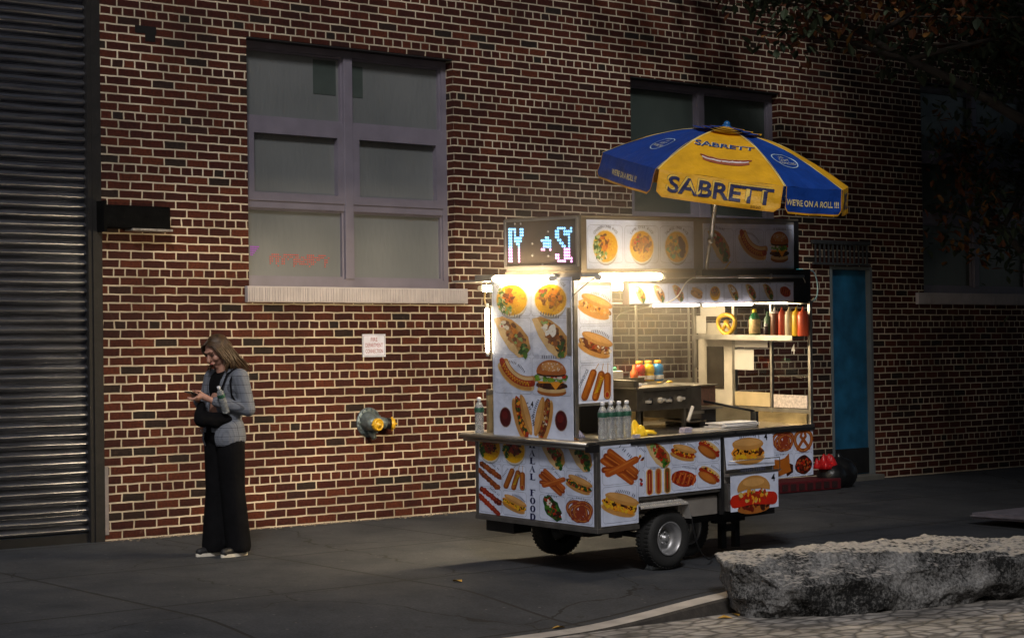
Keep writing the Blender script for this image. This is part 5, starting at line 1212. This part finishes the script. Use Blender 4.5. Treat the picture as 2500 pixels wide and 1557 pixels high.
# ------------------------------------------------------------------ voxel-joined organic shapes
def voxel(name, prims, size, mat, parent, smooth=4, edit=None):
    """prims: capsules (p,q,r1,r2[,squash axis]) and ellipsoids joined into one continuous skin"""
    bm = bmesh.new()
    for pr in prims:
        if pr[0] == 'c':
            _, p, q, r1, r2 = pr[:5]; p, q = Vector(p), Vector(q); d = q - p; L = d.length; rot = d.to_track_quat('Z', 'Y').to_matrix().to_4x4(); NS, NR = 20, 7
            rings = [(-math.cos(k / NR * math.pi / 2) * r1, math.sin(k / NR * math.pi / 2) * r1) for k in range(NR + 1)] + [(L + math.sin(k / NR * math.pi / 2) * r2, math.cos(k / NR * math.pi / 2) * r2) for k in range(NR + 1)]
            sq = pr[5] if len(pr) > 5 else (1, 1, 1); vr = []
            for (h, r) in rings:
                vr.append([bm.verts.new(p + rot.to_3x3() @ Vector((max(r, 1e-4) * math.cos(t * 2 * math.pi / NS) * sq[0], max(r, 1e-4) * math.sin(t * 2 * math.pi / NS) * sq[1], h))) for t in range(NS)])
            for a in range(len(vr) - 1):
                for t in range(NS): bm.faces.new((vr[a][t], vr[a][(t + 1) % NS], vr[a + 1][(t + 1) % NS], vr[a + 1][t]))
            bm.faces.new(vr[0][::-1]); bm.faces.new(vr[-1])
        else:
            _, c, rad = pr[:3]; rz, ry = (pr[3] if len(pr) > 3 else 0), (pr[4] if len(pr) > 4 else 0)
            m_ = Matrix.Translation(c) @ Matrix.Rotation(rz, 4, 'Z') @ Matrix.Rotation(ry, 4, 'Y') @ Matrix.Diagonal((*rad, 1))
            bmesh.ops.create_uvsphere(bm, u_segments=28, v_segments=18, radius=1, matrix=m_)
    bmesh.ops.recalc_face_normals(bm, faces=bm.faces)
    me = bpy.data.meshes.new("tmp"); bm.to_mesh(me); bm.free(); o = bpy.data.objects.new("tmp", me); col.objects.link(o)
    md = o.modifiers.new("r", 'REMESH'); md.mode = 'VOXEL'; md.voxel_size = size
    ms = o.modifiers.new("s", 'SMOOTH'); ms.factor = .5; ms.iterations = smooth
    dg = bpy.context.evaluated_depsgraph_get(); out = bpy.data.meshes.new_from_object(o.evaluated_get(dg)); bpy.data.objects.remove(o)
    if edit:
        b2 = bmesh.new(); b2.from_mesh(out); edit(b2); b2.to_mesh(out); b2.free()
    out.materials.clear(); out.materials.append(mat); out.polygons.foreach_set('use_smooth', [True] * len(out.polygons)); out.update()
    r = bpy.data.objects.new(name, out); col.objects.link(r); r.parent = parent; return r

# ------------------------------------------------------------------ the woman
PX, PY = .235, -1.40
fwd = Vector((-.985, -.10, 0)).normalized(); lft = Vector((-fwd.y, fwd.x, 0))
MP = Matrix(((fwd.x, lft.x, 0, PX), (fwd.y, lft.y, 0, PY), (0, 0, 1, gz(PX, PY)), (0, 0, 0, 1)))
per = empty("person", mw=MP, label="woman in grey plaid jacket and wide black trousers looking down at a phone", cat="person")
SKIN = M("skin", (.42, .22, .16), .5, 0, .1, 20, .1, 120)
H = Vector((.062, 0, 1.485)); tl = .5      # head centre and forward tilt
def hp(x, y, z): # head local -> person
    return (H.x + x * math.cos(tl) + z * math.sin(tl), y, H.z - x * math.sin(tl) + z * math.cos(tl))
prims = [('e', hp(-.005, 0, .02), (.088, .073, .092), 0, tl), ('e', hp(.022, 0, -.03), (.062, .058, .078), 0, tl), ('c', hp(.045, 0, -.085), hp(.05, 0, -.088), .026, .024), ('c', hp(.0, 0, -.06), (-.005, 0, 1.30), .05, .056),
         ('c', hp(.08, 0, .018), hp(.102, 0, -.022), .009, .0145), ('e', hp(.083, 0, -.055), (.014, .026, .01), 0, tl), ('e', hp(.078, 0, .035), (.014, .05, .011), 0, tl),
         ('e', hp(.055, .038, -.02), (.03, .024, .024), 0, tl), ('e', hp(.055, -.038, -.02), (.03, .024, .024), 0, tl), ('e', hp(-.01, .074, -.005), (.02, .009, .03), 0, tl), ('e', hp(-.01, -.074, -.005), (.02, .009, .03), 0, tl),
         ('c', (-.02, .15, 1.30), (-.02, -.15, 1.30), .05, .05), ('e', (-.01, 0, 1.2), (.09, .14, .15)), ('c', (.0, 0, 1.15), (.01, 0, .95), .1, .12)]
SH = {1: Vector((-.015, .165, 1.295)), -1: Vector((-.015, -.165, 1.295))}
EL = {1: Vector((-.045, .215, 1.065)), -1: Vector((.02, -.215, 1.07))}
WR = {1: Vector((.165, .075, 1.13)), -1: Vector((.18, -.085, 1.135))}
PHN = Vector((.26, -.005, 1.185))
for s in (1, -1): prims += [('c', SH[s], EL[s], .045, .036), ('c', EL[s], WR[s], .036, .022)]
for s in (1, -1): prims += [('c', (.0, .085 * s, .9), (.01, .085 * s, .5), .085, .055), ('c', (.01, .085 * s, .5), (-.03 if s > 0 else .05, .09 * s, .08), .05, .035)]
# hands: palms either side of the phone, fingers curled under it, thumbs over it
for s in (1, -1):
    w = WR[s]; pc = Vector((.225, .035 * s, 1.165))
    prims += [('c', w, pc, .021, .024), ('c', pc + Vector((-.012, .004 * s, -.006)), pc + Vector((.03, -.004 * s, .0)), .02, .017)]
    for k in range(4):
        b0 = pc + Vector((.012 + .016 * k, .006 * s, -.006)); b1 = b0 + Vector((.022, -.012 * s, -.02 + .002 * k)); b2 = b1 + Vector((.016, -.022 * s, .002)); b3 = b2 + Vector((.004, -.012 * s, .012))
        prims += [('c', b0, b1, .0085, .008), ('c', b1, b2, .008, .0075), ('c', b2, b3, .0072, .006)]
    t0 = pc + Vector((-.005, .0, .012)); t1 = t0 + Vector((.03, -.006 * s, .024)); t2 = t1 + Vector((.026, -.014 * s, .003)); prims += [('c', t0, t1, .011, .009), ('c', t1, t2, .0085, .007)]
voxel("body", prims, .0045, SKIN, per, 3)
# face details
DK = M("lash_dark", (.03, .018, .015), .7, 0, 0); LIP = M("lips", (.32, .09, .08), .4, 0, 0)
for s in (1, -1):
    mb = MB(); mb.tube([hp(.079, .018 * s, .012), hp(.0815, .031 * s, .008), hp(.069, .045 * s, .011)], [.0022, .0042, .0022], 0, 8); mb.build("eyelash", DK, per)
    mb = MB(); mb.tube([hp(.088, .016 * s, .036), hp(.087, .034 * s, .041), hp(.07, .052 * s, .034)], [.0025, .004, .002], 0, 8); mb.build("eyebrow", M("brow_brown", (.09, .05, .025), .8, 0, 0), per)
mb = MB(); mb.tube([hp(.084, .022, -.055), hp(.0955, .008, -.052), hp(.0955, -.008, -.052), hp(.084, -.022, -.055)], [.002, .0055, .0055, .002], 0, 8); mb.build("lips", LIP, per)
# hair: cap and many tapered locks
HAIR = M("dark_blond_hair", (.055, .03, .013), .45, 0, .45, 30, .4, 150)
q = random.Random(4)
voxel("hair", [('e', hp(-.02, 0, .035), (.094, .081, .09), 0, tl), ('c', hp(-.07, 0, .0), (-.075, .03, 1.36), .06, .035), ('c', hp(-.03, .06, .02), (-.035, .085, 1.36), .032, .02), ('c', hp(-.03, -.06, .02), (.0, -.085, 1.36), .032, .02)], .006, HAIR, per, 4)
mb = MB()
for k in range(150):
    s = 1 if k % 2 else -1; a = q.uniform(0, 1); st = hp(.075 - .14 * a, .008 * s + q.uniform(-.006, .006), .098 + .03 * math.sin(a * 3) * .4)
    f = 1 - a; mid = hp(.055 - .12 * a + q.uniform(-.012, .012), (.078 + q.uniform(-.008, .008)) * s, .04 - .02 * a)
    lo = hp(.03 - .12 * a, (.083 + q.uniform(-.01, .012)) * s, -.07); end = Vector((.07 - .17 * a + q.uniform(-.02, .02), s * (.085 + q.uniform(-.015, .02)), 1.365 + q.uniform(-.03, .03) + .01 * a))
    if s > 0 and a > .4: end += Vector((-.05, .03, -.02))
    mb.tube([st, Vector(st).lerp(Vector(mid), .6) + Vector((0, .012 * s, .012)), mid, lo, end], [.004, .008, .008, .006, .0015], 0, 6)
mb.build("hair_locks", HAIR, per)
# clothes
PLAID = bpy.data.materials.new("grey_plaid"); PLAID.use_nodes = True; n = PLAID.node_tree.nodes; l = PLAID.node_tree.links; b = n["Principled BSDF"]; b.inputs['Roughness'].default_value = .85
tc = n.new("ShaderNodeTexCoord"); sp = n.new("ShaderNodeSeparateXYZ"); l.new(tc.outputs['Object'], sp.inputs[0])
def mth(op, a, c=None):
    q_ = n.new("ShaderNodeMath"); q_.operation = op
    for i_, v_ in enumerate((a, c)):
        if v_ is None: continue
        if isinstance(v_, (int, float)): q_.inputs[i_].default_value = v_
        else: l.new(v_, q_.inputs[i_])
    return q_.outputs[0]
hx = mth('ADD', sp.outputs[0], sp.outputs[1]); tot = None
for src, per_, wd, amt in ((sp.outputs[2], .062, .1, .5), (hx, .062, .1, .5), (sp.outputs[2], .0155, .3, .22), (hx, .0155, .3, .22)):
    fr_ = mth('FRACT', mth('MULTIPLY', src, 1 / per_)); lt = mth('MULTIPLY', mth('LESS_THAN', fr_, wd), amt); tot = lt if tot is None else mth('ADD', tot, lt)
no = n.new("ShaderNodeTexNoise"); no.inputs['Scale'].default_value = 14; no.inputs['Detail'].default_value = 4; l.new(tc.outputs['Object'], no.inputs[0])
cr = n.new("ShaderNodeValToRGB"); cr.color_ramp.elements[0].color = (.145, .16, .195, 1); cr.color_ramp.elements[1].color = (.03, .033, .045, 1); l.new(tot, cr.inputs[0]); l.new(cr.outputs[0], b.inputs['Base Color'])
bu = n.new("ShaderNodeBump"); bu.inputs['Strength'].default_value = .5; bu.inputs['Distance'].default_value = .02; l.new(no.outputs['Fac'], bu.inputs['Height']); l.new(bu.outputs[0], b.inputs['Normal'])
BLK = M("black_cloth", (.004, .004, .005), .9, 0, .3, 10, .4, 25, spec=.12)
tor = [('e', (-.015, 0, 1.22), (.115, .175, .15)), ('c', (-.02, .14, 1.285), (-.02, -.14, 1.285), .066, .066), ('e', (-.0, 0, 1.05), (.11, .155, .17)), ('e', (.01, 0, .93), (.132, .172, .12)), ('c', (.01, .05, .90), (.01, .05, .865), .125, .13), ('c', (.01, -.05, .90), (.01, -.05, .865), .125, .13)]
slv = []
for s in (1, -1):
    m_ = SH[s].lerp(EL[s], .5); slv += [('c', SH[s] + Vector((0, -.005 * s, .0)), m_, .066, .058), ('c', m_, EL[s], .058, .053), ('c', EL[s], EL[s].lerp(WR[s], .55), .053, .045), ('c', EL[s].lerp(WR[s], .55), EL[s].lerp(WR[s], .9), .045, .038)]
    for k in range(3): p_ = EL[s].lerp(WR[s], .12 + .22 * k); slv.append(('e', p_ + Vector((0, 0, .004 * (-1) ** k)), (.03, .056 - .004 * k, .052 - .004 * k), 0, .5))
def openfront(bm):
    dead = []
    for f in bm.faces:
        c = f.calc_center_median(); wz = .035 + .045 * max(0, min(1, (c.z - .95) / .35)) + (.03 if c.z < .9 else 0)
        if c.x > .04 and abs(c.y + .015) < wz and f.normal.x > .25: dead.append(f)
        elif c.z < .80: dead.append(f)
    bmesh.ops.delete(bm, geom=dead, context='FACES')
    r_ = bmesh.ops.solidify(bm, geom=bm.faces[:], thickness=.004)
voxel("jacket", tor + slv, .007, PLAID, per, 5, openfront)
voxel("shirt", [('e', (-.012, 0, 1.22), (.108, .16, .145)), ('e', (.002, 0, 1.05), (.103, .145, .17)), ('e', (.012, 0, .93), (.125, .16, .12)), ('c', (-.0, 0, 1.28), (-.01, 0, 1.345), .072, .06)], .008, BLK, per, 5)
pants = [('e', (.01, 0, .88), (.118, .155, .1))]
for s in (1, -1):
    kn = Vector((.015 if s < 0 else -.005, .078 * s, .47)); an = Vector((.045 if s < 0 else -.045, .085 * s, .075))
    pants += [('c', (.008, .072 * s, .84), kn, .105, .088), ('c', kn, an, .088, .092)]
def cutlow(bm): bmesh.ops.delete(bm, geom=[f for f in bm.faces if f.calc_center_median().z < .035], context='FACES')
voxel("trousers", pants, .009, BLK, per, 6, cutlow)
SOLE = M("white_sole", (.62, .58, .5), .6, 0, .1, 20); SHOE = M("black_shoe", (.01, .01, .012), .6, 0, .2, 20)
for s, fx, rot in ((1, -.01, .12), (-1, .06, -.05)):
    e = empty("shoe"); e.parent = per; e.location = (fx, .09 * s, 0); e.rotation_euler = (0, 0, rot)
    voxel("upper", [('c', (-.08, 0, .045), (.11, 0, .035), .036, .03), ('c', (-.07, 0, .05), (-.05, 0, .09), .035, .03)], .006, SHOE, e, 3)
    mb = MB(); ps = [(.13 * math.cos(t) + .012, .041 * math.sin(t) * (1 - .12 * math.cos(t))) for t in [k * math.pi / 12 for k in range(24)]]
    mb.add([(x, y, .001) for x, y in ps] + [(x * 1.01, y * 1.02, .024) for x, y in ps], [tuple(range(24))[::-1], tuple(range(24, 48))] + [(k, (k + 1) % 24, 24 + (k + 1) % 24, 24 + k) for k in range(24)]); mb.build("sole", SOLE, e)
mb = MB(); mb.tube([(EL[1].lerp(WR[1], .97) - Vector((.006, 0, 0))), (EL[1].lerp(WR[1], .97) + Vector((.006, -.004, .002)))], .026, 0, 16); mb.build("watch", M("steel_watch", (.5, .5, .52), .25, .9, 0), per)
# what she carries
mb = MB(); bm = bmesh.new(); bmesh.ops.create_cube(bm, size=1)
for v in bm.verts: v.co = Vector((v.co.x * .15, v.co.y * .072, v.co.z * .008))
bmesh.ops.bevel(bm, geom=bm.edges[:], offset=.003, segments=2, affect='EDGES'); mb.bm(bm)
tag(mb.build("phone", M("black_phone_glass", (.01, .01, .012), .1, 0, 0, spec=.8), mw=MP @ Matrix.Translation((.265, 0, 1.178)) @ Matrix.Rotation(-.30, 4, 'Y')), "dark mobile phone held flat in both of the woman's hands", "phone")
bag = empty("handbag", mw=MP @ Matrix.Translation((.15, .03, 1.03)), label="soft black handbag hanging at the woman's front from a thin shoulder strap", cat="handbag")
voxel("pouch", [('e', (-.03, .04, -.04), (.10, .045, .06)), ('c', (-.09, .07, -.04), (.07, -.01, -.03), .045, .06), ('c', (.08, -.02, .0), (.06, -.03, .07), .045, .03), ('c', (-.06, .03, -.05), (-.08, -.02, -.16), .05, .03)], .008, BLK, bag, 5)
def strap(pts):
    mb = MB(); mb.tube(pts, .007, 0, 8); mb.build("strap", BLK, bag)
o_ = Vector((.15, .03, 1.03))
strap([Vector(p) - o_ for p in ((.07, .12, 1.06), (.115, .115, 1.15), (.11, .11, 1.22), (.065, .115, 1.32), (-.02, .11, 1.362), (-.1, .08, 1.32))])
strap([Vector(p) - o_ for p in ((.02, .19, 1.08), (.065, .165, 1.17), (.065, .15, 1.27), (.0, .135, 1.36), (-.08, .11, 1.33))])
mb = MB(); mb.lathe([(.008, .0), (.014, .002), (.014, -.002), (.008, 0)], (.045, -.045, -.115), 'y', 14); mb.build("ring", STEEL, bag)
wb = water_bottle(MP @ Matrix.Translation((.10, .145, 1.045)) @ Matrix.Rotation(.45, 4, 'Y') @ Matrix.Rotation(-.15, 4, 'X') @ Matrix.Diagonal((.85, .85, .85, 1)), "clear bottle sticking out of the woman's black handbag", None)

# ------------------------------------------------------------------ rock, slab, tree, bags, litter
def boulder(name, x0, x1, mat):
    """long quarried block lying along the kerb: a box split by planes, then roughened"""
    A = Vector((1.36, -5.36, 0)); B = Vector((4.4, -6.12, 0)); ax = (B - A).normalized(); sd = Vector((ax.y, -ax.x, 0)); L = (B - A).length
    bm = bmesh.new(); bmesh.ops.create_cube(bm, size=1)
    for v in bm.verts: v.co = Vector(((v.co.x + .5) * L, v.co.y * .62, -.26 + (v.co.z + .5) * .42))
    q = random.Random(12)
    def cut(co, no):
        g = bm.verts[:] + bm.edges[:] + bm.faces[:]
        r = bmesh.ops.bisect_plane(bm, geom=g, plane_co=co, plane_no=no, clear_outer=True); ed = [e for e in r['geom_cut'] if isinstance(e, bmesh.types.BMEdge)]
        if ed: bmesh.ops.contextual_create(bm, geom=ed)
    # local x along the block, +y street side; undercut front, chamfered ends, gently stepped top
    for co, no in (((.0, .31, .0), (-.1, 1, -.42)), ((.45, .31, -.1), (-.25, 1, -.55)), ((1.5, .30, -.12), (.08, 1, -.6)), ((2.6, .31, -.08), (.22, 1, -.5)), ((.10, .2, .0), (-1, .55, -.35)), ((.06, -.1, .0), (-1, -.4, -.5)),
                   ((.25, .0, .155), (-.12, .05, 1)), ((1.3, .1, .14), (.03, .16, 1)), ((2.2, .0, .135), (.07, -.02, 1)), ((.9, .31, .13), (.05, .75, 1)), ((2.4, .31, .10), (-.06, .9, 1)), ((1.8, -.31, .1), (0, -1, .6)), ((.03, .31, .1), (-.9, .9, .35))): cut(Vector(co), Vector(no).normalized())
    bmesh.ops.recalc_face_normals(bm, faces=bm.faces); me = bpy.data.meshes.new("tmp"); bm.to_mesh(me); bm.free(); o = bpy.data.objects.new("tmp", me); col.objects.link(o)
    md = o.modifiers.new("r", 'REMESH'); md.mode = 'VOXEL'; md.voxel_size = .011
    out = bpy.data.meshes.new_from_object(o.evaluated_get(bpy.context.evaluated_depsgraph_get())); bpy.data.objects.remove(o)
    bm = bmesh.new(); bm.from_mesh(out); bm.normal_update()
    for v in bm.verts:
        p = v.co.copy(); topk = max(0, v.normal.z) ** 2; d = noise.voronoi(Vector((p.x * 2.6 + p.z * 2.2, p.y * 2.4, p.z * 4.2 - p.x)))[0]; d2 = noise.voronoi(p * 8)[0]
        v.co += v.normal * ((1 - .75 * topk) * (-.11 * (.5 - d[0]) + .05 * (d2[0] - .3) + .035 * noise.noise(p * 3.1)) + .012 * noise.noise(p * 13) + .009 * noise.noise(p * 27) + .006 * noise.noise(p * 55))
    M4 = Matrix(((ax.x, sd.x, 0, A.x), (ax.y, sd.y, 0, A.y), (0, 0, 1, 0), (0, 0, 0, 1)))
    bm.transform(M4); bmesh.ops.recalc_face_normals(bm, faces=bm.faces); bm.to_mesh(out); bm.free(); out.materials.clear(); out.materials.append(mat)
    o = bpy.data.objects.new(name, out); col.objects.link(o); return o
ROCKM = bpy.data.materials.new("rough_granite"); ROCKM.use_nodes = True; n = ROCKM.node_tree.nodes; l = ROCKM.node_tree.links; b = n["Principled BSDF"]; b.inputs['Roughness'].default_value = .9; b.inputs['Specular IOR Level'].default_value = .3
tc = n.new("ShaderNodeTexCoord"); n1 = n.new("ShaderNodeTexNoise"); n1.inputs['Scale'].default_value = 55; n1.inputs['Detail'].default_value = 8; n1.inputs['Roughness'].default_value = .75; n2 = n.new("ShaderNodeTexNoise"); n2.inputs['Scale'].default_value = 3.5; n2.inputs['Detail'].default_value = 5
l.new(tc.outputs['Object'], n1.inputs[0]); l.new(tc.outputs['Object'], n2.inputs[0])
cr = n.new("ShaderNodeValToRGB"); cr.color_ramp.elements[0].position = .44; cr.color_ramp.elements[0].color = (.010, .010, .010, 1); cr.color_ramp.elements[1].position = .68; cr.color_ramp.elements[1].color = (.46, .45, .44, 1)
mm = n.new("ShaderNodeMath"); mm.operation = 'MULTIPLY_ADD'; mm.inputs[1].default_value = .45; l.new(n2.outputs['Fac'], mm.inputs[0]); m5 = n.new("ShaderNodeMath"); m5.operation = 'MULTIPLY'; m5.inputs[1].default_value = .55; l.new(n1.outputs['Fac'], m5.inputs[0]); l.new(m5.outputs[0], mm.inputs[2]); l.new(mm.outputs[0], cr.inputs[0])
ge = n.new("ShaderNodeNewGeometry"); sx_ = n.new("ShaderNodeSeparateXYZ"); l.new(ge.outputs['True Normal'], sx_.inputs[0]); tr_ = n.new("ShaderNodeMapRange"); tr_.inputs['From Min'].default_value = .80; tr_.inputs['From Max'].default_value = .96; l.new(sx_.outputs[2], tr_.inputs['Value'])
tmx = n.new("ShaderNodeMix"); tmx.data_type = 'RGBA'; l.new(tr_.outputs[0], tmx.inputs[0]); l.new(cr.outputs[0], tmx.inputs[6]); tmx.inputs[7].default_value = (.46, .43, .40, 1); l.new(tmx.outputs[2], b.inputs['Base Color'])  # upward faces paler, sides darker: light from above put into the colour
bu = n.new("ShaderNodeBump"); bu.inputs['Strength'].default_value = 1; bu.inputs['Distance'].default_value = .02; l.new(n1.outputs['Fac'], bu.inputs['Height']); l.new(bu.outputs[0], b.inputs['Normal'])
tag(boulder("boulder", 0, 0, ROCKM), "long rough granite boulder lying beside the kerb at the lower right", "boulder")
# thin dark slab table at the right edge
sl = empty("stone_slab", (7.05, -4.25, gz(6.9, -4.1) - .0), "low flat stone slab entering at the right edge behind the boulder", "slab")
mb = MB(); bm = bmesh.new(); bmesh.ops.create_cube(bm, size=1)
for v in bm.verts: v.co = Vector((v.co.x * 1.9, v.co.y * 1.3 , v.co.z * .05 + .085))
bmesh.ops.bevel(bm, geom=bm.edges[:], offset=.02, segments=2, affect='EDGES')
mb.bm(bm); mb.build("slab_top", M("bench_slab", (.17, .155, .18), .6, 0, .3, 8, .3, 30), sl)
for x in (-.35, .7):
    mb = MB(); mb.box((x - .08, -.4, .001), (x + .08, .4, .055), 0, .01); mb.build("foot", BLACK, sl)

def tree(loc, h, crown, nleaf, seed, label, group, bare=0, ls=1.0, sp=.16):
    q = random.Random(seed); e = empty("street_tree", loc, label, "tree", group)
    mb = MB(); tips = []
    def limb(p, d, L, r, lv):
        ps = [p]; dd = d.copy(); n_ = 6
        for i in range(n_): dd = (dd + Vector((q.uniform(-.25, .25), q.uniform(-.25, .25), q.uniform(-.08, .16))) * .6).normalized(); ps.append(ps[-1] + dd * L / n_)
        mb.tube(ps, [r * (1 - .6 * i / n_) for i in range(n_ + 1)], 0, 8 if lv < 2 else 5)
        if lv >= 3: tips.extend(ps[2:]); return
        for k in range(5 if lv else 7):
            i = q.randint(2 if lv or not bare else bare, n_); a = q.uniform(0, 6.28); up = q.uniform(-.25, .55) if lv else q.uniform(.0, .6); nd = Vector((math.cos(a), math.sin(a), up)).normalized(); limb(ps[i], (nd + dd * .35).normalized(), L * q.uniform(.5, .75), r * .45, lv + 1)
        tips.extend(ps[3:])
    limb(Vector((0, 0, 0)), Vector((0, 0, 1)), h, .16, 0)
    mb.build("trunk", M("bark", (.05, .04, .032), .95, 0, .3, 10, .8, 30), e)
    # leaves
    vs = []; fs = []; mi = []
    for i in range(nleaf):
        t = q.choice(tips); p = t + Vector((q.gauss(0, sp), q.gauss(0, sp), q.gauss(0, sp * .9))); s_ = q.uniform(.035, .075) * ls
        rot = Matrix.Rotation(q.uniform(0, 6.28), 3, 'Z') @ Matrix.Rotation(q.uniform(-1.2, 1.2), 3, 'X'); b0 = len(vs)
        for (x, y, z) in ((0, -1, 0), (.55, -.2, .12), (.4, .5, .08), (0, 1.1, -.1), (-.4, .5, .08), (-.55, -.2, .12)): vs.append(p + rot @ Vector((x * s_, y * s_, z * s_)))
        fs.append((b0, b0 + 1, b0 + 2, b0 + 3)); fs.append((b0, b0 + 3, b0 + 4, b0 + 5)); k = q.choice((0, 0, 0, 1, 1, 2)) if noise.noise(p * .9) > -.05 else 0; mi += [k, k]
    me = bpy.data.meshes.new("crown"); me.from_pydata([tuple(v) for v in vs], [], fs)
    for m_ in (M("leaf_dark_green", (.03, .045, .02), .6, 0, .3, 5), M("leaf_rust", (.14, .045, .013), .6, 0, .3, 5), M("leaf_amber", (.22, .10, .02), .6, 0, .3, 5)): me.materials.append(m_)
    me.polygons.foreach_set('material_index', mi); o = bpy.data.objects.new("crown", me); col.objects.link(o); o.parent = e
    return e
tree((9.5, -2.9, gz(9.5, -2.9)), 4.6, None, 26000, 11, "autumn tree with rust and amber leaves hanging in at the upper right", "street trees along the kerb")
tree((12.6, -3.6, gz(12.6, -3.6)), 5.4, None, 20000, 12, "second autumn tree farther right, only its outer leaves in view", "street trees along the kerb")

# crate and bag between cart and door
cr_ = empty("drink_crate", (7.2, -.42, gz(7.2, -.42)), "dark red crate on the pavement behind the cart", "crate")
mb = MB(); mb.box((-.25, -.2, 0), (.8, .2, .11), 0, .01); 
for k in range(8): mb.box((-.22 + k * .125, -.206, .02), (-.14 + k * .125, -.198, .085), 1)
mb.build("body", [M("dark_red_plastic", (.09, .008, .012), .5, 0, .2, 8), M("crate_hole", (.02, .003, .004), .8)], cr_)
voxel_bag = empty("rubbish_bag", (8.18, -.45, gz(8.18, -.45)), "full black rubbish bag leaning beside the blue door", "bag")
voxel("sack", [('e', (0, 0, .14), (.2, .17, .17)), ('e', (-.15, -.02, .12), (.16, .15, .14)), ('c', (.0, 0, .25), (-.02, 0, .33), .05, .03)], .014, M("black_bin_liner", (.008, .008, .009), .35, 0, .2, 8, .9, 12), voxel_bag, 2)
blob_cloth("carrier_bag", Matrix.Translation((7.97, -.45, gz(7.93, -.45) + .2)), .24, .2, .12, M("bright_red_plastic", (.5, .012, .015), .35, 0, .15, 8), "bright red plastic bag lying on the black rubbish bag", "bag", 21, .5)
blob_cloth("crumpled_wrapper", Matrix.Translation((2.05, -3.98, gz(2.05, -3.98))), .1, .07, .05, M("pale_wrapper", (.3, .33, .35), .4, 0, .3, 20), "small crumpled pale wrapper on the pavement in front of the wheel", "litter", 31, .7)
q = random.Random(9); mb = MB()
for i in range(420):
    x = q.uniform(.03, 8.5); y = -abs(q.gauss(0, .045)) - .004; k = q.uniform(.004, .016); z = gz(x, y); a = q.uniform(0, 3); c_, s_ = math.cos(a) * k, math.sin(a) * k
    mb.add([(x + c_, y + s_, z), (x - s_, y + c_, z), (x - c_, y - s_, z), (x + s_, y - c_, z), (x + c_ * .2, y, z + k * .9)], [(0, 1, 4), (1, 2, 4), (2, 3, 4), (3, 0, 4)])
tag(mb.build("mortar_crumbs", M("crumb_grey", (.16, .13, .10), .9, 0, .6, 20)), "crumbs of mortar and grit along the foot of the wall", "grit", None, 'stuff')
LEAF = M("fallen_leaf_yellow", (.5, .28, .04), .7, 0, .3, 20)
for i, (x, y, lab) in enumerate(((.62, -3.62, "single yellow leaf lying on the open pavement"), (.28, -5.0, "pale dry leaf lying on the joint at the kerb"), (1.45, -5.32, "yellow leaf in the gutter touching the boulder"), (1.28, -5.38, "smaller yellow leaf in the gutter left of the boulder"))):
    mb = MB(); k = .045 if i != 1 else .04; zz = gz(x, y) if y > -5.06 else -.21
    mb.add([(0, -k, .004), (k * .7, -k * .1, .014), (k * .4, k * .6, .01), (0, k * 1.2, .003), (-k * .4, k * .6, .012), (-k * .7, -k * .1, .02), (0, 0, .006)], [(0, 1, 6), (1, 2, 6), (2, 3, 6), (3, 4, 6), (4, 5, 6), (5, 0, 6)]); tag(mb.build("fallen_leaf", LEAF, mw=Matrix.Translation((x, y, zz)) @ Matrix.Rotation(i * 1.3, 4, 'Z')), lab, "leaf", "fallen leaves on the ground")

# ------------------------------------------------------------------ thin added smoke that makes the glow round the lamps
bm = bmesh.new(); bmesh.ops.create_uvsphere(bm, u_segments=24, v_segments=14, radius=1); me = bpy.data.meshes.new("haze"); bm.to_mesh(me); bm.free()
sm = bpy.data.objects.new("haze", me); col.objects.link(sm); sm.location = (1.75, -4.0, 1.98); sm.scale = (1.5, 1.1, .95); sm['kind'] = 'stuff'; sm['label'] = "thin added smoke glowing round the lit tubes"; sm['category'] = "haze"
m = bpy.data.materials.new("haze"); m.use_nodes = True; n = m.node_tree.nodes; l = m.node_tree.links; n.clear(); o = n.new("ShaderNodeOutputMaterial"); pv = n.new("ShaderNodeVolumePrincipled"); pv.inputs['Color'].default_value = (.95, .85, .68, 1); pv.inputs['Anisotropy'].default_value = .3
tc = n.new("ShaderNodeTexCoord"); vl = n.new("ShaderNodeVectorMath"); vl.operation = 'LENGTH'; l.new(tc.outputs['Object'], vl.inputs[0]); mr = n.new("ShaderNodeMapRange"); mr.interpolation_type = 'SMOOTHSTEP'; mr.inputs['From Min'].default_value = 1.0; mr.inputs['From Max'].default_value = 0.0; mr.inputs['To Max'].default_value = .32; l.new(vl.outputs['Value'], mr.inputs['Value']); l.new(mr.outputs[0], pv.inputs['Density']); l.new(pv.outputs[0], o.inputs['Volume'])
me.materials.append(m)
